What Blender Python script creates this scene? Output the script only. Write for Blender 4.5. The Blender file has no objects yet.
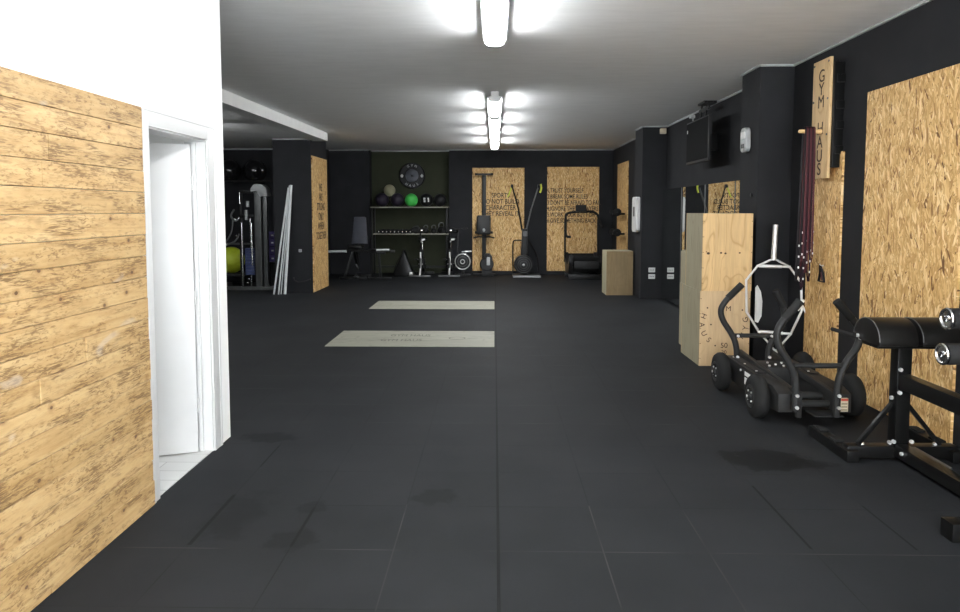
import bpy, bmesh, math, random
from mathutils import Vector, Matrix, Euler
random.seed(7)
C = bpy.context.scene.collection
PI = math.pi
R = math.radians

# ------------------------------------------------------------------ materials
def srgb(r, g, b):
    f = lambda c: (c/255/12.92) if c/255 <= .04045 else ((c/255+.055)/1.055)**2.4
    return (f(r), f(g), f(b), 1)

class NT:
    def __init__(s, name):
        s.m = bpy.data.materials.new(name); s.m.use_nodes = True
        s.t = s.m.node_tree; s.n = s.t.nodes; s.l = s.t.links
        s.b = s.n['Principled BSDF']
    def node(s, typ, **k):
        nd = s.n.new(typ)
        for a, v in k.items():
            if a.startswith('i_'):
                key = a[2:]
                key = int(key) if key.isdigit() else key.replace('_', ' ')
                s.put(nd, key, v)
            else: setattr(nd, a, v)
        return nd
    def put(s, nd, key, v):
        if hasattr(v, 'is_output'): s.l.new(v, nd.inputs[key])
        else: nd.inputs[key].default_value = v
    def coord(s, which='Object'): return s.node('ShaderNodeTexCoord').outputs[which]
    def mapping(s, vec, scale=(1,1,1), loc=(0,0,0), rot=(0,0,0)):
        return s.node('ShaderNodeMapping', i_0=vec, i_Location=loc, i_Rotation=rot, i_Scale=scale).outputs[0]
    def noise(s, vec, scale=5, detail=3, rough=.5, dist=0):
        return s.node('ShaderNodeTexNoise', i_Vector=vec, i_Scale=scale, i_Detail=detail, i_Roughness=rough, i_Distortion=dist).outputs[0]
    def ramp(s, fac, stops):
        nd = s.node('ShaderNodeValToRGB', i_0=fac); e = nd.color_ramp.elements
        while len(e) < len(stops): e.new(.5)
        for i, (p, c) in enumerate(stops):
            e[i].position = p; e[i].color = c if len(c) == 4 else (*c, 1)
        return nd.outputs[0]
    def math(s, op, a, b=0.0, c=0.0, clamp=False):
        nd = s.node('ShaderNodeMath', operation=op, use_clamp=clamp)
        s.put(nd, 0, a); s.put(nd, 1, b); s.put(nd, 2, c)
        return nd.outputs[0]
    def mix(s, fac, a, b, mode='MIX'):
        nd = s.node('ShaderNodeMix', data_type='RGBA', blend_type=mode)
        s.put(nd, 0, fac); s.put(nd, 6, a); s.put(nd, 7, b)
        return nd.outputs[2]
    def bump(s, h, strength=.3, dist=.01):
        s.l.new(s.node('ShaderNodeBump', i_Height=h, i_Strength=strength, i_Distance=dist).outputs[0], s.b.inputs['Normal'])
    def out(s, color=None, rough=None, metal=None, spec=None):
        if color is not None: s.put(s.b, 'Base Color', color)
        if rough is not None: s.put(s.b, 'Roughness', rough)
        if metal is not None: s.put(s.b, 'Metallic', metal)
        if spec is not None: s.put(s.b, 'Specular IOR Level', spec)
        return s.m

def plain(name, col, rough=.5, metal=0, spec=None, var=.12, scale=9):
    if spec is None: spec = .16 if (max(col[:3]) < .03 and not metal) else .4
    t = NT(name)
    n = t.noise(t.coord(), scale, 4)
    lo = tuple(c*(1-var) for c in col[:3]); hi = tuple(min(1, c*(1+var)) for c in col[:3])
    return t.out(t.ramp(n, [(.3, lo), (.7, hi)]), rough, metal, spec)

def osb(name, normal_axis, seed=0, gain=1.0):
    t = NT(name); co = t.coord()
    nz = t.node('ShaderNodeTexNoise', i_Vector=t.mapping(co, loc=(seed, seed*.7, seed*.3)), i_Scale=22.0, i_Detail=2.0)
    wv = t.node('ShaderNodeVectorMath', operation='SUBTRACT', i_1=(.5,.5,.5)); t.put(wv, 0, nz.outputs[1])
    sc = t.node('ShaderNodeVectorMath', operation='SCALE', i_Scale=.012); t.put(sc, 0, wv.outputs[0])
    ad = t.node('ShaderNodeVectorMath', operation='ADD'); t.put(ad, 0, co); t.put(ad, 1, sc.outputs[0])
    cw = ad.outputs[0]
    best = None; val = None; edge = None
    for k, ang in enumerate((.10, -.35, .55, -.95, 1.25)):
        rot = [0,0,0]; rot[normal_axis] = ang
        v = t.mapping(cw, loc=(seed+k*3.1, seed*.5+k*1.7, k*2.3), rot=tuple(rot))
        s3 = [62.0 + 6*k]*3; s3[2] = 11.0 + 2*k; s3[normal_axis] = 0.0
        v = t.mapping(v, tuple(s3))
        vo = t.node('ShaderNodeTexVoronoi', i_Vector=v, i_Scale=1.0)
        cc = t.node('ShaderNodeSeparateColor', i_0=vo.outputs['Color'])
        pr = t.math('SUBTRACT', cc.outputs[1], (0, .08, .08, .34, .46)[k]); vl = cc.outputs[0]; ds = vo.outputs['Distance']
        if best is None: best, val, edge = pr, vl, ds
        else:
            g = t.math('GREATER_THAN', pr, best)
            val = t.math('ADD', t.math('MULTIPLY', g, vl), t.math('MULTIPLY', t.math('SUBTRACT', 1.0, g), val))
            edge = t.math('ADD', t.math('MULTIPLY', g, ds), t.math('MULTIPLY', t.math('SUBTRACT', 1.0, g), edge))
            best = t.math('MAXIMUM', best, pr)
    c = lambda *x: tuple(gain*q for q in srgb(*x)[:3])
    col = t.ramp(val, [(0, c(104,70,36)), (.035, c(140,102,58)), (.10, c(178,138,84)), (.35, c(197,159,103)), (.62, c(208,171,115)), (.86, c(217,184,130)), (1, c(230,204,156))])
    fs = [150.0]*3; fs[2] = 16.0
    fine = t.noise(t.mapping(co, tuple(fs)), 1.0, 3, .6)
    col = t.mix(1.0, col, t.ramp(fine, [(.3, (.86,.84,.81)), (.62, (1,1,1))]), 'MULTIPLY')
    col = t.mix(1.0, col, t.ramp(edge, [(.55, (1,1,1)), (.85, (.74,.69,.61))]), 'MULTIPLY')
    t.bump(val, .3, .003)
    return t.out(col, .6, spec=.3)

def ply(name, light, dark, along=2, vein=1.0):
    t = NT(name); co = t.coord()
    sc = [4.2]*3; sc[along] = 1.1
    n = t.noise(t.mapping(co, tuple(sc), (2.3,.7,1.1)), 1.0, 2, .45, .9)
    w = t.math('ABSOLUTE', t.math('SINE', t.math('MULTIPLY', n, 24)))
    line = t.ramp(w, [(0, (1,1,1)), (.28, (.25,.25,.25)), (.55, (0,0,0))])
    fs = [34.0]*3; fs[along] = 3.0
    n2 = t.noise(t.mapping(co, tuple(fs), (4,2,1)), 1.0, 4, .6)
    big = t.noise(t.mapping(co, tuple(x*.6 for x in sc), (7,3,5)), 1.0, 2)
    lt = tuple(min(1, x*1.10) for x in light); mid = tuple(x*.86 for x in light)
    col = t.ramp(t.math('ADD', t.math('MULTIPLY', n2, .6), t.math('MULTIPLY', big, .4)), [(.35, mid), (.5, light), (.65, lt)])
    col = t.mix(t.math('MULTIPLY', line, .75*vein), col, (*dark, 1))
    return t.out(col, .6, spec=.3)

M = {}
# planks of the left wall: pale pine with knots and scorched streaks
def planks():
    t = NT('scorched_pine'); co = t.coord()
    sep = t.node('ShaderNodeSeparateXYZ', i_0=co)
    row = t.math('FLOOR', t.math('DIVIDE', t.math('SUBTRACT', sep.outputs[2], .0275), .1125))
    wn = t.node('ShaderNodeTexWhiteNoise', noise_dimensions='1D', i_W=row)
    off = t.node('ShaderNodeCombineXYZ'); t.put(off, 1, t.math('MULTIPLY', wn.outputs[0], 37.0)); t.put(off, 0, row)
    v = t.node('ShaderNodeVectorMath', operation='ADD'); t.put(v, 0, co); t.put(v, 1, off.outputs[0])
    V = v.outputs[0]
    grain = t.noise(t.mapping(V, (20, 2.2, 26)), 1.0, 6, .6, 1.0)
    base = t.ramp(grain, [(.25, (.38,.225,.088)), (.5, (.515,.345,.16)), (.8, (.60,.44,.232))])
    patch = t.noise(t.mapping(V, (3, 4.2, 14)), 1.0, 3, .55, .5)
    lines = t.noise(t.mapping(V, (40, 14, 170)), 1.0, 3, .6, .6)
    burn = t.math('MULTIPLY', t.ramp(patch, [(.47, (0,0,0)), (.62, (1,1,1))]), t.ramp(lines, [(.44, (0,0,0)), (.58, (1,1,1))]))
    blot = t.noise(t.mapping(V, (9, 26, 85)), 1.0, 4, .65, .5)
    clus = t.noise(t.mapping(V, (3, 3.4, 11), (5,2,8)), 1.0, 2, .5)
    burn2 = t.math('MULTIPLY', t.ramp(blot, [(.51, (0,0,0)), (.62, (1,1,1))]), t.ramp(clus, [(.40, (.12,.12,.12)), (.58, (1,1,1))]))
    col = t.mix(t.math('MULTIPLY', burn, .85), base, (.135,.068,.022,1))
    col = t.mix(t.math('MULTIPLY', burn2, .75), col, (.17,.088,.03,1))
    kn = t.node('ShaderNodeTexVoronoi', i_Vector=t.mapping(V, (6, 6.2, 8.5)), i_Scale=1.0)
    kd = kn.outputs['Distance']
    keep = t.math('GREATER_THAN', t.node('ShaderNodeSeparateColor', i_0=kn.outputs['Color']).outputs[0], .25)
    ring = t.math('MULTIPLY', t.ramp(kd, [(.06, (1,1,1)), (.20, (.0,.0,.0))]), keep)
    core = t.math('MULTIPLY', t.math('LESS_THAN', kd, .07), keep)
    col = t.mix(t.math('MULTIPLY', ring, .6), col, (.22,.105,.035,1))
    col = t.mix(t.math('MULTIPLY', core, .75), col, (.075,.032,.012,1))
    sm = t.math('MULTIPLY', t.ramp(t.noise(t.mapping(V, (2,2.3,6), (9,4,2)), 1.0, 2, .5, .6), [(.70, (0,0,0)), (.74, (1,1,1))]), .35)
    col = t.mix(sm, col, (.55,.50,.45,1))
    tone = t.ramp(wn.outputs[0], [(0, (.86,.84,.80)), (1, (1.0,1.0,1.0))])
    col = t.mix(1.0, col, tone, 'MULTIPLY')
    t.bump(grain, .15, .003)
    return t.out(col, .55)
M['planks'] = planks()
M['osb_r'] = osb('osb_right', 0, 1, 1.12)
M['osb_b'] = osb('osb_back', 1, 9, 1.05)
M['osb_s'] = osb('osb_side', 0, 5, 1.05)
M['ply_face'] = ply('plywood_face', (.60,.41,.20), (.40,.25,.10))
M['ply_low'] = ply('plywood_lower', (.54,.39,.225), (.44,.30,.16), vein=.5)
M['ply_grey'] = ply('plywood_grey', (.33,.295,.20), (.22,.185,.12), vein=.6)  # greyer, darker plywood for box sides and the hidden boxes
M['ply_small'] = ply('plywood_small', (.25,.178,.092), (.19,.125,.06), vein=.6)
M['pine'] = ply('pine_board', (.60,.42,.22), (.46,.29,.13))
M['pegwood'] = plain('turned_wood', (.60,.40,.19,1), .5)
M['insert'] = ply('platform_plywood', (.27,.265,.213), (.18,.173,.135), 0)
M['white'] = plain('white_paint', (.82,.82,.80,1), .6, var=.02)
M['white_gloss'] = plain('white_lacquer', (.57,.57,.565,1), .35, var=.015)
M['black_wall'] = plain('black_wall_paint', (.0198,.0202,.0222,1), .75, spec=.12, var=.12, scale=3)
M['green_wall'] = plain('olive_wall_paint', (.031,.034,.021,1), .75, spec=.12, var=.1, scale=3)
M['black_steel'] = plain('black_powdercoat', (.012,.012,.012,1), .38, var=.1)
M['satin_black'] = plain('satin_black_frame', (.006,.006,.006,1), .3, var=.1)
M['sled_grey'] = plain('charcoal_steel', (.022,.022,.022,1), .45, var=.15)
M['grip'] = plain('foam_grip', (.016,.016,.016,1), .75)
M['rubber'] = plain('tyre_rubber', (.013,.013,.013,1), .8)
M['vinyl'] = plain('black_vinyl', (.009,.0085,.008,1), .36, spec=.22, var=.15)
M['vinyl_grey'] = plain('slate_vinyl', (.05,.054,.068,1), .5)
M['chrome'] = plain('chrome', (.75,.75,.75,1), .16, 1, var=.03)
M['zinc'] = plain('zinc_bar', (.66,.66,.65,1), .32, .45, var=.06)
M['bolt'] = plain('zinc_bolt', (.80,.80,.80,1), .35, .6, var=.03)
M['grey_metal'] = plain('grey_metal', (.085,.088,.088,1), .4, .3)
M['grey_plastic'] = plain('grey_plastic', (.36,.37,.37,1), .45)
M['dark_plastic'] = plain('dark_plastic', (.02,.02,.021,1), .4)
M['screen'] = plain('dark_screen', (.004,.004,.0045,1), .6, spec=.03, var=.05)
M['ink'] = plain('black_stencil', (.035,.026,.017,1), .7)
M['ink_brown'] = plain('burnt_lettering', (.045,.022,.010,1), .7)
M['ink_grey'] = plain('faded_lettering', (.10,.095,.075,1), .7)
M['white_ink'] = plain('white_print', (.75,.75,.73,1), .6, var=.03)
M['pvc'] = plain('white_pvc', (.58,.60,.60,1), .35, var=.06)
M['lime'] = plain('lime_rubber', (.46,.56,.03,1), .45)
M['green_ball'] = plain('green_rubber', (.05,.42,.07,1), .5, var=.1)
M['olive_ball'] = plain('beige_leather', (.24,.23,.15,1), .55)
M['violet_ball'] = plain('dark_violet_rubber', (.020,.016,.026,1), .4)
M['black_ball'] = plain('black_rubber_ball', (.010,.010,.011,1), .35)
M['gym_ball'] = plain('black_gym_ball', (.010,.010,.011,1), .14, spec=.5)
M['blue'] = plain('blue_plate', (.04,.055,.13,1), .5)
M['purple'] = plain('purple_fabric', (.075,.055,.19,1), .7)
M['band_red'] = plain('dark_red_latex', (.060,.006,.010,1), .5)
M['band_plum'] = plain('plum_latex', (.022,.008,.013,1), .5)
M['band_black'] = plain('black_latex', (.014,.012,.014,1), .5)
M['yellow'] = plain('yellow_grip', (.55,.60,.06,1), .5)
M['sticker'] = plain('beige_sticker', (.55,.48,.34,1), .5)
M['red_ink'] = plain('red_print', (.45,.05,.03,1), .5)

def mirror_mat():
    t = NT('mirror_glass'); return t.out((.80,.83,.82,1), .015, 1.0)
M['mirror'] = mirror_mat()

def floor_mat():
    t = NT('rubber_tiles'); co = t.coord()
    sp = t.noise(co, 260, 2, .6); big = t.noise(co, 1.3, 4, .55)
    f = t.math('ADD', t.math('MULTIPLY', sp, .5), t.math('MULTIPLY', big, .5))
    col = t.ramp(f, [(.34, (.0112,.0121,.0136)), (.66, (.0205,.0217,.0238))])
    sep = t.node('ShaderNodeSeparateXYZ', i_0=co)
    # each 0.5 m tile a slightly different grey
    tx = t.math('FLOOR', t.math('DIVIDE', t.math('SUBTRACT', sep.outputs[0], .02), .5))
    ty = t.math('FLOOR', t.math('DIVIDE', t.math('SUBTRACT', sep.outputs[1], .229), .5))
    cv = t.node('ShaderNodeCombineXYZ'); t.put(cv, 0, tx); t.put(cv, 1, ty)
    wn = t.node('ShaderNodeTexWhiteNoise', noise_dimensions='2D', i_Vector=cv.outputs[0])
    col = t.mix(1.0, col, t.ramp(wn.outputs[0], [(0, (.90,.90,.90)), (1, (1.0,1.0,1.0))]), 'MULTIPLY')
    def seam(axis, off, w):
        d = t.math('DIVIDE', t.math('SUBTRACT', sep.outputs[axis], off), .5)
        fr = t.math('ABSOLUTE', t.math('SUBTRACT', t.math('FRACT', t.math('ADD', d, .5)), .5))
        return t.math('LESS_THAN', fr, w)
    gap = t.noise(co, 2.1, 1)
    sx = seam(0, .02, .006); sy = seam(1, .229, .006)
    s = t.math('MAXIMUM', sx, sy)
    dark = t.ramp(gap, [(.42, (0.35,0.35,0.35)), (.58, (1,1,1))])
    col = t.mix(t.math('MULTIPLY', s, t.math('MULTIPLY', dark, .6)), col, (.0035,.0035,.004,1))
    def near(axis, lo, hi): return t.math('MULTIPLY', t.math('GREATER_THAN', sep.outputs[axis], lo), t.math('LESS_THAN', sep.outputs[axis], hi))
    dusty = t.math('MAXIMUM', t.math('MULTIPLY', sy, near(1, 3.0, 3.4)), t.math('MULTIPLY', sx, t.math('MULTIPLY', near(1, 2.5, 3.75), near(0, -.8, 1.2))))
    dusty = t.math('MAXIMUM', dusty, t.math('MULTIPLY', sy, near(1, 4.9, 9.9)))
    light = t.math('MULTIPLY', dusty, t.ramp(gap, [(.40, (1,1,1)), (.56, (.25,.25,.25))]))
    col = t.mix(t.math('MULTIPLY', light, .6), col, (.060,.059,.056,1))
    for (x, ya, yb, wd) in ((-1.48,3.26,3.86,.011), (-.98,3.26,3.70,.008), (1.52,3.28,4.05,.007), (2.02,3.28,3.78,.006), (-1.48,4.3,4.7,.006)):
        g = t.math('LESS_THAN', t.math('ABSOLUTE', t.math('SUBTRACT', sep.outputs[0], x)), wd)
        col = t.mix(t.math('MULTIPLY', t.math('MULTIPLY', g, near(1, ya, yb)), .8), col, (.003,.003,.0035,1))
    mid = t.math('LESS_THAN', t.math('ABSOLUTE', t.math('SUBTRACT', sep.outputs[0], .02)), .007)
    col = t.mix(t.math('MULTIPLY', mid, .85), col, (.003,.003,.0035,1))
    # worn / wet marks with shapes of their own
    wob = t.noise(co, 7, 5, .65)
    for (x, y, rx, ry, a, soft) in ((-.323, 3.85, .16, .13, .5, .3), (-1.60, 4.88, .24, .12, .6, .3), (1.76, 4.48, .30, .19, .72, .12),
                              (2.0, 4.42, .17, .09, .6, .15), (-1.36, 3.6, .17, .34, .38, .45), (-1.0, 3.32, .15, .12, .45, .3), (-1.0,3.7,.1,.1,.4,.3)):
        px = t.math('DIVIDE', t.math('SUBTRACT', sep.outputs[0], x), rx)
        py = t.math('DIVIDE', t.math('SUBTRACT', sep.outputs[1], y), ry)
        d = t.math('SQRT', t.math('ADD', t.math('MULTIPLY', px, px), t.math('MULTIPLY', py, py)))
        d = t.math('ADD', d, t.math('MULTIPLY', t.math('SUBTRACT', wob, .5), 2.2))
        k = t.math('MULTIPLY', t.math('SUBTRACT', 1.0, d), 1/soft, clamp=True)
        col = t.mix(t.math('MULTIPLY', k, a), col, (.0035,.0035,.004,1))
    t.bump(sp, .25, .002)
    return t.out(col, .72, spec=.12)
M['floor'] = floor_mat()

def ceil_mat():
    t = NT('ceiling_plaster'); co = t.coord()
    n = t.noise(t.mapping(co, (1.2, 5, 1)), 2.2, 5, .6)
    t.bump(t.noise(co, 60, 4), .12, .004)
    return t.out(t.ramp(n, [(.3, (.82,.82,.815)), (.7, (.89,.89,.885))]), .8)
M['ceiling'] = ceil_mat()

def tile_mat():
    t = NT('pale_floor_tiles')
    br = t.node('ShaderNodeTexBrick', i_Vector=t.coord(), i_Color1=(.50,.50,.49,1), i_Color2=(.43,.43,.42,1), i_Mortar=(.30,.30,.29,1), i_Scale=1.0)
    br.inputs['Mortar Size'].default_value = .004; br.inputs['Brick Width'].default_value = .6; br.inputs['Row Height'].default_value = .15
    return t.out(br.outputs[0], .4)
M['tiles'] = tile_mat()

def lamp_mat(name, strength):
    m = bpy.data.materials.new(name); m.use_nodes = True
    t = m.node_tree; t.nodes.clear()
    e = t.nodes.new('ShaderNodeEmission'); o = t.nodes.new('ShaderNodeOutputMaterial')
    e.inputs[0].default_value = (.95, .98, 1.0, 1); e.inputs[1].default_value = strength
    t.links.new(e.outputs[0], o.inputs[0]); return m
M['tube'] = lamp_mat('lit_diffuser', 17.0)
M['tube_small'] = lamp_mat('lit_added_lamp', 4.0)  # glow of the lamp added in the side room

# ------------------------------------------------------------------ mesh helpers
def B(): return bmesh.new()
def box(bm, x0, x1, y0, y1, z0, z1):
    return bmesh.ops.create_cube(bm, size=1, matrix=Matrix.Translation(((x0+x1)/2, (y0+y1)/2, (z0+z1)/2)) @ Matrix.Diagonal((x1-x0, y1-y0, z1-z0, 1)))
def bar(bm, p0, p1, w, h, up=(0,0,1)):
    p0, p1 = Vector(p0), Vector(p1); d = (p1-p0); L = d.length; y = d.normalized(); u = Vector(up)
    if abs(y.dot(u)) > .99: u = Vector((1,0,0))
    x = y.cross(u).normalized(); z = x.cross(y)
    m = Matrix((x, y, z)).transposed().to_4x4(); m.translation = (p0+p1)/2
    bmesh.ops.create_cube(bm, size=1, matrix=m @ Matrix.Diagonal((w, L, h, 1)))
def frame_of(d):
    d = d.normalized(); u = Vector((0,0,1)) if abs(d.z) < .95 else Vector((1,0,0))
    x = u.cross(d).normalized(); return x, d.cross(x)
def rings(bm, rs, cap=True, closed=False):
    vs = [[bm.verts.new(p) for p in r] for r in rs]
    n = len(vs[0]); m = len(vs)
    for i in range(m if closed else m-1):
        a, b = vs[i], vs[(i+1) % m]
        for j in range(n):
            bm.faces.new((a[j], a[(j+1) % n], b[(j+1) % n], b[j]))
    if cap and not closed:
        bm.faces.new(vs[0][::-1]); bm.faces.new(vs[-1])
def tube(bm, pts, r, n=12, closed=False, flat=1.0):
    pts = [Vector(p) for p in pts]; m = len(pts); rs = []; X = None
    for i, p in enumerate(pts):
        a = pts[(i-1) % m] if (closed or i > 0) else p
        b = pts[(i+1) % m] if (closed or i < m-1) else p
        d = (b-a).normalized()
        if X is None: X, Y = frame_of(d)
        else:
            X = (X - d*X.dot(d)).normalized(); Y = d.cross(X)
        rr = r[i] if isinstance(r, (list, tuple)) else r
        rs.append([p + X*math.cos(2*PI*k/n)*rr + Y*math.sin(2*PI*k/n)*rr*flat for k in range(n)])
    rings(bm, rs, True, closed)
def cyl(bm, p0, p1, r, n=20, r1=None): tube(bm, [p0, p1], [r, r if r1 is None else r1], n)
def lathe(bm, o, d, prof, n=28):
    o, d = Vector(o), Vector(d).normalized(); x, y = frame_of(d)
    rings(bm, [[o + d*t + (x*math.cos(2*PI*k/n) + y*math.sin(2*PI*k/n))*max(r, .0005) for k in range(n)] for t, r in prof])
def spl(pts, k=6):
    P = [Vector(p) for p in pts]; out = []
    for i in range(len(P)-1):
        a, b, c, d = P[max(i-1, 0)], P[i], P[i+1], P[min(i+2, len(P)-1)]
        for s in range(k):
            t = s/k
            out.append(.5*((2*b) + (c-a)*t + (2*a-5*b+4*c-d)*t*t + (3*b-a-3*c+d)*t**3))
    return out + [P[-1]]
def ball(bm, c, r, sc=(1,1,1), n=28):
    bmesh.ops.create_uvsphere(bm, u_segments=n, v_segments=n//2, radius=r, matrix=Matrix.Translation(c) @ Matrix.Diagonal((*sc, 1)))
def prism(bm, poly, axis, t0, t1):
    def P(a, b, t): return {0: (t, a, b), 1: (a, t, b), 2: (a, b, t)}[axis]
    rings(bm, [[P(a, b, t0) for a, b in poly], [P(a, b, t1) for a, b in poly]])
def rrect(a0, a1, b0, b1, r, n=5):
    out = []
    for ca, cb, s in ((a1-r, b1-r, 0), (a0+r, b1-r, PI/2), (a0+r, b0+r, PI), (a1-r, b0+r, 1.5*PI)):
        for k in range(n+1):
            t = s + PI/2*k/n; out.append((ca+r*math.cos(t), cb+r*math.sin(t)))
    return out

def chain(o):
    m = Matrix.Translation(o.location) @ o.rotation_euler.to_matrix().to_4x4()
    return chain(o.parent) @ m if o.parent else m
def mk(name, bm, mat, parent=None, bev=0, smooth=True, label=None, seg=2):
    if bev:
        bmesh.ops.remove_doubles(bm, verts=bm.verts, dist=1e-6)
        es = [e for e in bm.edges if len(e.link_faces) == 2 and e.calc_face_angle(0) > .6]
        bmesh.ops.bevel(bm, geom=es, offset=bev, segments=seg, profile=.6, affect='EDGES', clamp_overlap=True)
    bmesh.ops.recalc_face_normals(bm, faces=bm.faces)
    me = bpy.data.meshes.new(name)
    if parent is not None: bm.transform(chain(parent).inverted())
    bm.to_mesh(me); bm.free()
    if smooth:
        me.polygons.foreach_set('use_smooth', [True]*len(me.polygons)); me.set_sharp_from_angle(angle=R(35))
    me.materials.append(M[mat])
    o = bpy.data.objects.new(name, me); C.objects.link(o)
    if parent is not None: o.parent = parent
    if label: o['label'] = label
    return o
def mk_split(name, bm, mat, parent, bev=0, **k):
    bm.verts.ensure_lookup_table(); seen = set(); out = []
    for v in list(bm.verts):
        if v in seen: continue
        st = [v]; isl = []; seen.add(v)
        while st:
            a = st.pop(); isl.append(a)
            for e in a.link_edges:
                c = e.other_vert(a)
                if c not in seen: seen.add(c); st.append(c)
        fs = {f for a in isl for f in a.link_faces}; nb = B(); mp = {a: nb.verts.new(a.co) for a in isl}
        for f in fs: nb.faces.new([mp[a] for a in f.verts])
        out.append(mk(name, nb, mat, parent, bev, **k))
    bm.free(); return out
def recentre(o, loc):
    loc = Vector(loc); o.data.transform(Matrix.Translation(-loc)); o.location = loc; return o
def thing(name, label, cat, loc=(0,0,0), rz=0, group=None):
    o = bpy.data.objects.new(name, None); C.objects.link(o); o.empty_display_size = .1
    o.location = loc; o.rotation_euler = (0,0,rz)
    return tag(o, label, cat, group)
def tag(o, label, cat, group=None):
    o['label'] = label; o['category'] = cat
    if group: o['group'] = group
    return o
def struct(name, bm, mat, bev=0, parent=None):
    o = mk(name, bm, mat, parent, bev)
    if parent is None: o['kind'] = 'structure'
    return o
def dup(o, loc=None, rz=None, label=None, group=None, parent=None):
    c = o.copy(); C.objects.link(c)
    if parent is not None: c.parent = parent
    if loc is not None: c.location = loc
    if rz is not None: c.rotation_euler = (0,0,rz)
    if label: c['label'] = label
    if group: c['group'] = group
    for ch in list(o.children): dup(ch, parent=c)
    return c

def text_bm(s, size, M4, ext=.0015, xs=1.0, align='CENTER', spacing=1.0, line=1.0, bold=0.0):
    cu = bpy.data.curves.new('t', 'FONT'); cu.body = s; cu.size = size; cu.align_x = align; cu.align_y = 'CENTER'
    cu.extrude = ext; cu.space_character = spacing; cu.space_line = line; cu.offset = bold
    o = bpy.data.objects.new('t', cu); C.objects.link(o)
    dg = bpy.context.evaluated_depsgraph_get(); ev = o.evaluated_get(dg)
    me = ev.to_mesh(); bm = B(); bm.from_mesh(me); ev.to_mesh_clear()
    bpy.data.objects.remove(o); bpy.data.curves.remove(cu)
    bm.transform(M4 @ Matrix.Diagonal((xs, 1, 1, 1)))
    return bm
def onto(origin, right, up):
    r, u = Vector(right).normalized(), Vector(up).normalized()
    m = Matrix((r, u, r.cross(u))).transposed().to_4x4(); m.translation = origin; return m
def join(bms):
    a = B()
    for b in bms:
        me = bpy.data.meshes.new('x'); b.to_mesh(me); b.free(); a.from_mesh(me); bpy.data.meshes.remove(me)
    return a
def bolt(bm, p, d, r=.011, h=.012):
    p, d = Vector(p), Vector(d).normalized(); cyl(bm, p - d*.004, p + d*h, r, 8)

# ------------------------------------------------------------------ the room
Z1 = 3.12; YB = 17.6; XL = -1.89; XR = 3.10; YF = -5.0
b = B(); box(b, -6.6, 3.4, 1.2, 18.2, -.1, 0); struct('floor', b, 'floor')
b = B(); box(b, -2.0, 3.4, YF, 1.2, -.1, 0); struct('floor_added_pale', b, 'tiles')  # unseen pale floor, added to bounce light up to the ceiling
b = B(); box(b, -3.42, 3.4, YF, 13.6, Z1, Z1+.15); box(b, -4.22, 3.4, 13.6, 18.2, Z1, Z1+.15); struct('ceiling', b, 'ceiling')
b = B(); box(b, -6.6, -3.42, YF, 13.6, 2.99, Z1+.15); box(b, -6.6, -4.22, 13.6, 18.2, 2.99, Z1+.15); struct('ceiling_alcove', b, 'ceiling')
b = B(); rings(b, [[(-3.40,8.0,2.955),(-3.40,8.0,Z1),(-3.60,8.0,Z1),(-3.60,8.0,2.955)],[(-3.265,13.75,2.965),(-3.265,13.75,Z1),(-3.60,13.75,Z1),(-3.60,13.75,2.965)]]); box(b,-3.6,-3.40,4.88,8.0,2.955,Z1); struct('trim_1', b, 'white')          # pale down-stand along the step in the ceiling
b = B()
box(b, -2.01, XL, YF, 3.79, 0, Z1); box(b, -2.01, XL, 4.60, 4.88, 0, Z1); box(b, -2.01, XL, 3.79, 4.60, 2.085, Z1)
struct('wall_left', b, 'white')
b = B(); box(b, -6.6, -2.01, 4.76, 4.88, 0, 3.05); box(b, -3.7, -3.6, 2.4, 4.76, 0, 3.05); box(b, -3.6, -2.01, 2.4, 2.5, 0, 3.05); struct('wall_side_room', b, 'white')
b = B(); box(b, -3.6, -2.01, 2.5, 4.76, 2.55, 2.62); struct('ceiling_side_room', b, 'ceiling')
b = B(); box(b, -3.6, -1.895, 2.5, 4.76, .0, .006); struct('floor_side_room', b, 'tiles')
b = B(); box(b, XR, XR+.2, 2.2, 13.0, 0, Z1); struct('wall_right', b, 'black_wall')
b = B(); box(b, XR, XR+.2, YF, 2.2, 0, Z1); struct('wall_right_added_pale', b, 'white')  # unseen white wall section, added to raise the bounced light
b = B(); box(b, 2.95, XR+.2, 13.0, 17.7, 0, Z1); struct('wall_right_far', b, 'black_wall')
b = B(); box(b, 2.75, XR+.02, 7.42, 7.95, 0, Z1); struct('pillar', b, 'black_wall')
b = B(); box(b, 2.66, XR+.02, 12.75, 13.4, 0, Z1); struct('pillar.001', b, 'black_wall')
b = B(); box(b, -4.29, -3.55, 13.55, 14.8, 0, Z1); struct('pillar.002', b, 'black_wall')
b = B(); box(b, -4.2, -3.14, YB, YB+.1, 0, Z1); struct('wall_back_left', b, 'black_wall')
b = B(); box(b, -1.14, 3.3, YB, YB+.1, 0, Z1); struct('wall_back', b, 'black_wall')
b = B(); box(b, -3.24, -3.14, YB+.1, 18.0, 0, Z1); box(b, -1.14, -1.04, YB+.1, 18.0, 0, Z1); struct('wall_niche_side', b, 'black_wall')
b = B(); box(b, -3.14, -1.14, 17.92, 18.0, 0, Z1); struct('wall_niche', b, 'green_wall')
b = B(); box(b, -6.6, -4.15, 15.6, 15.7, 0, Z1); box(b, -4.25, -4.15, 15.7, YB+.1, 0, Z1); box(b, -6.6, -6.5, 4.88, 15.6, 0, Z1); struct('wall_alcove', b, 'black_wall')
# unseen shopfront added behind the viewer, left open to let daylight in
b = B(); box(b, -2.01, 3.3, YF-.1, YF, 2.85, Z1); box(b, -2.01, -1.7, YF-.1, YF, 0, 2.85); box(b, 2.9, 3.3, YF-.1, YF, 0, 2.85); box(b, -1.7, 2.9, YF-.1, YF, 0, .25); struct('wall_front', b, 'black_wall')
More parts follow.
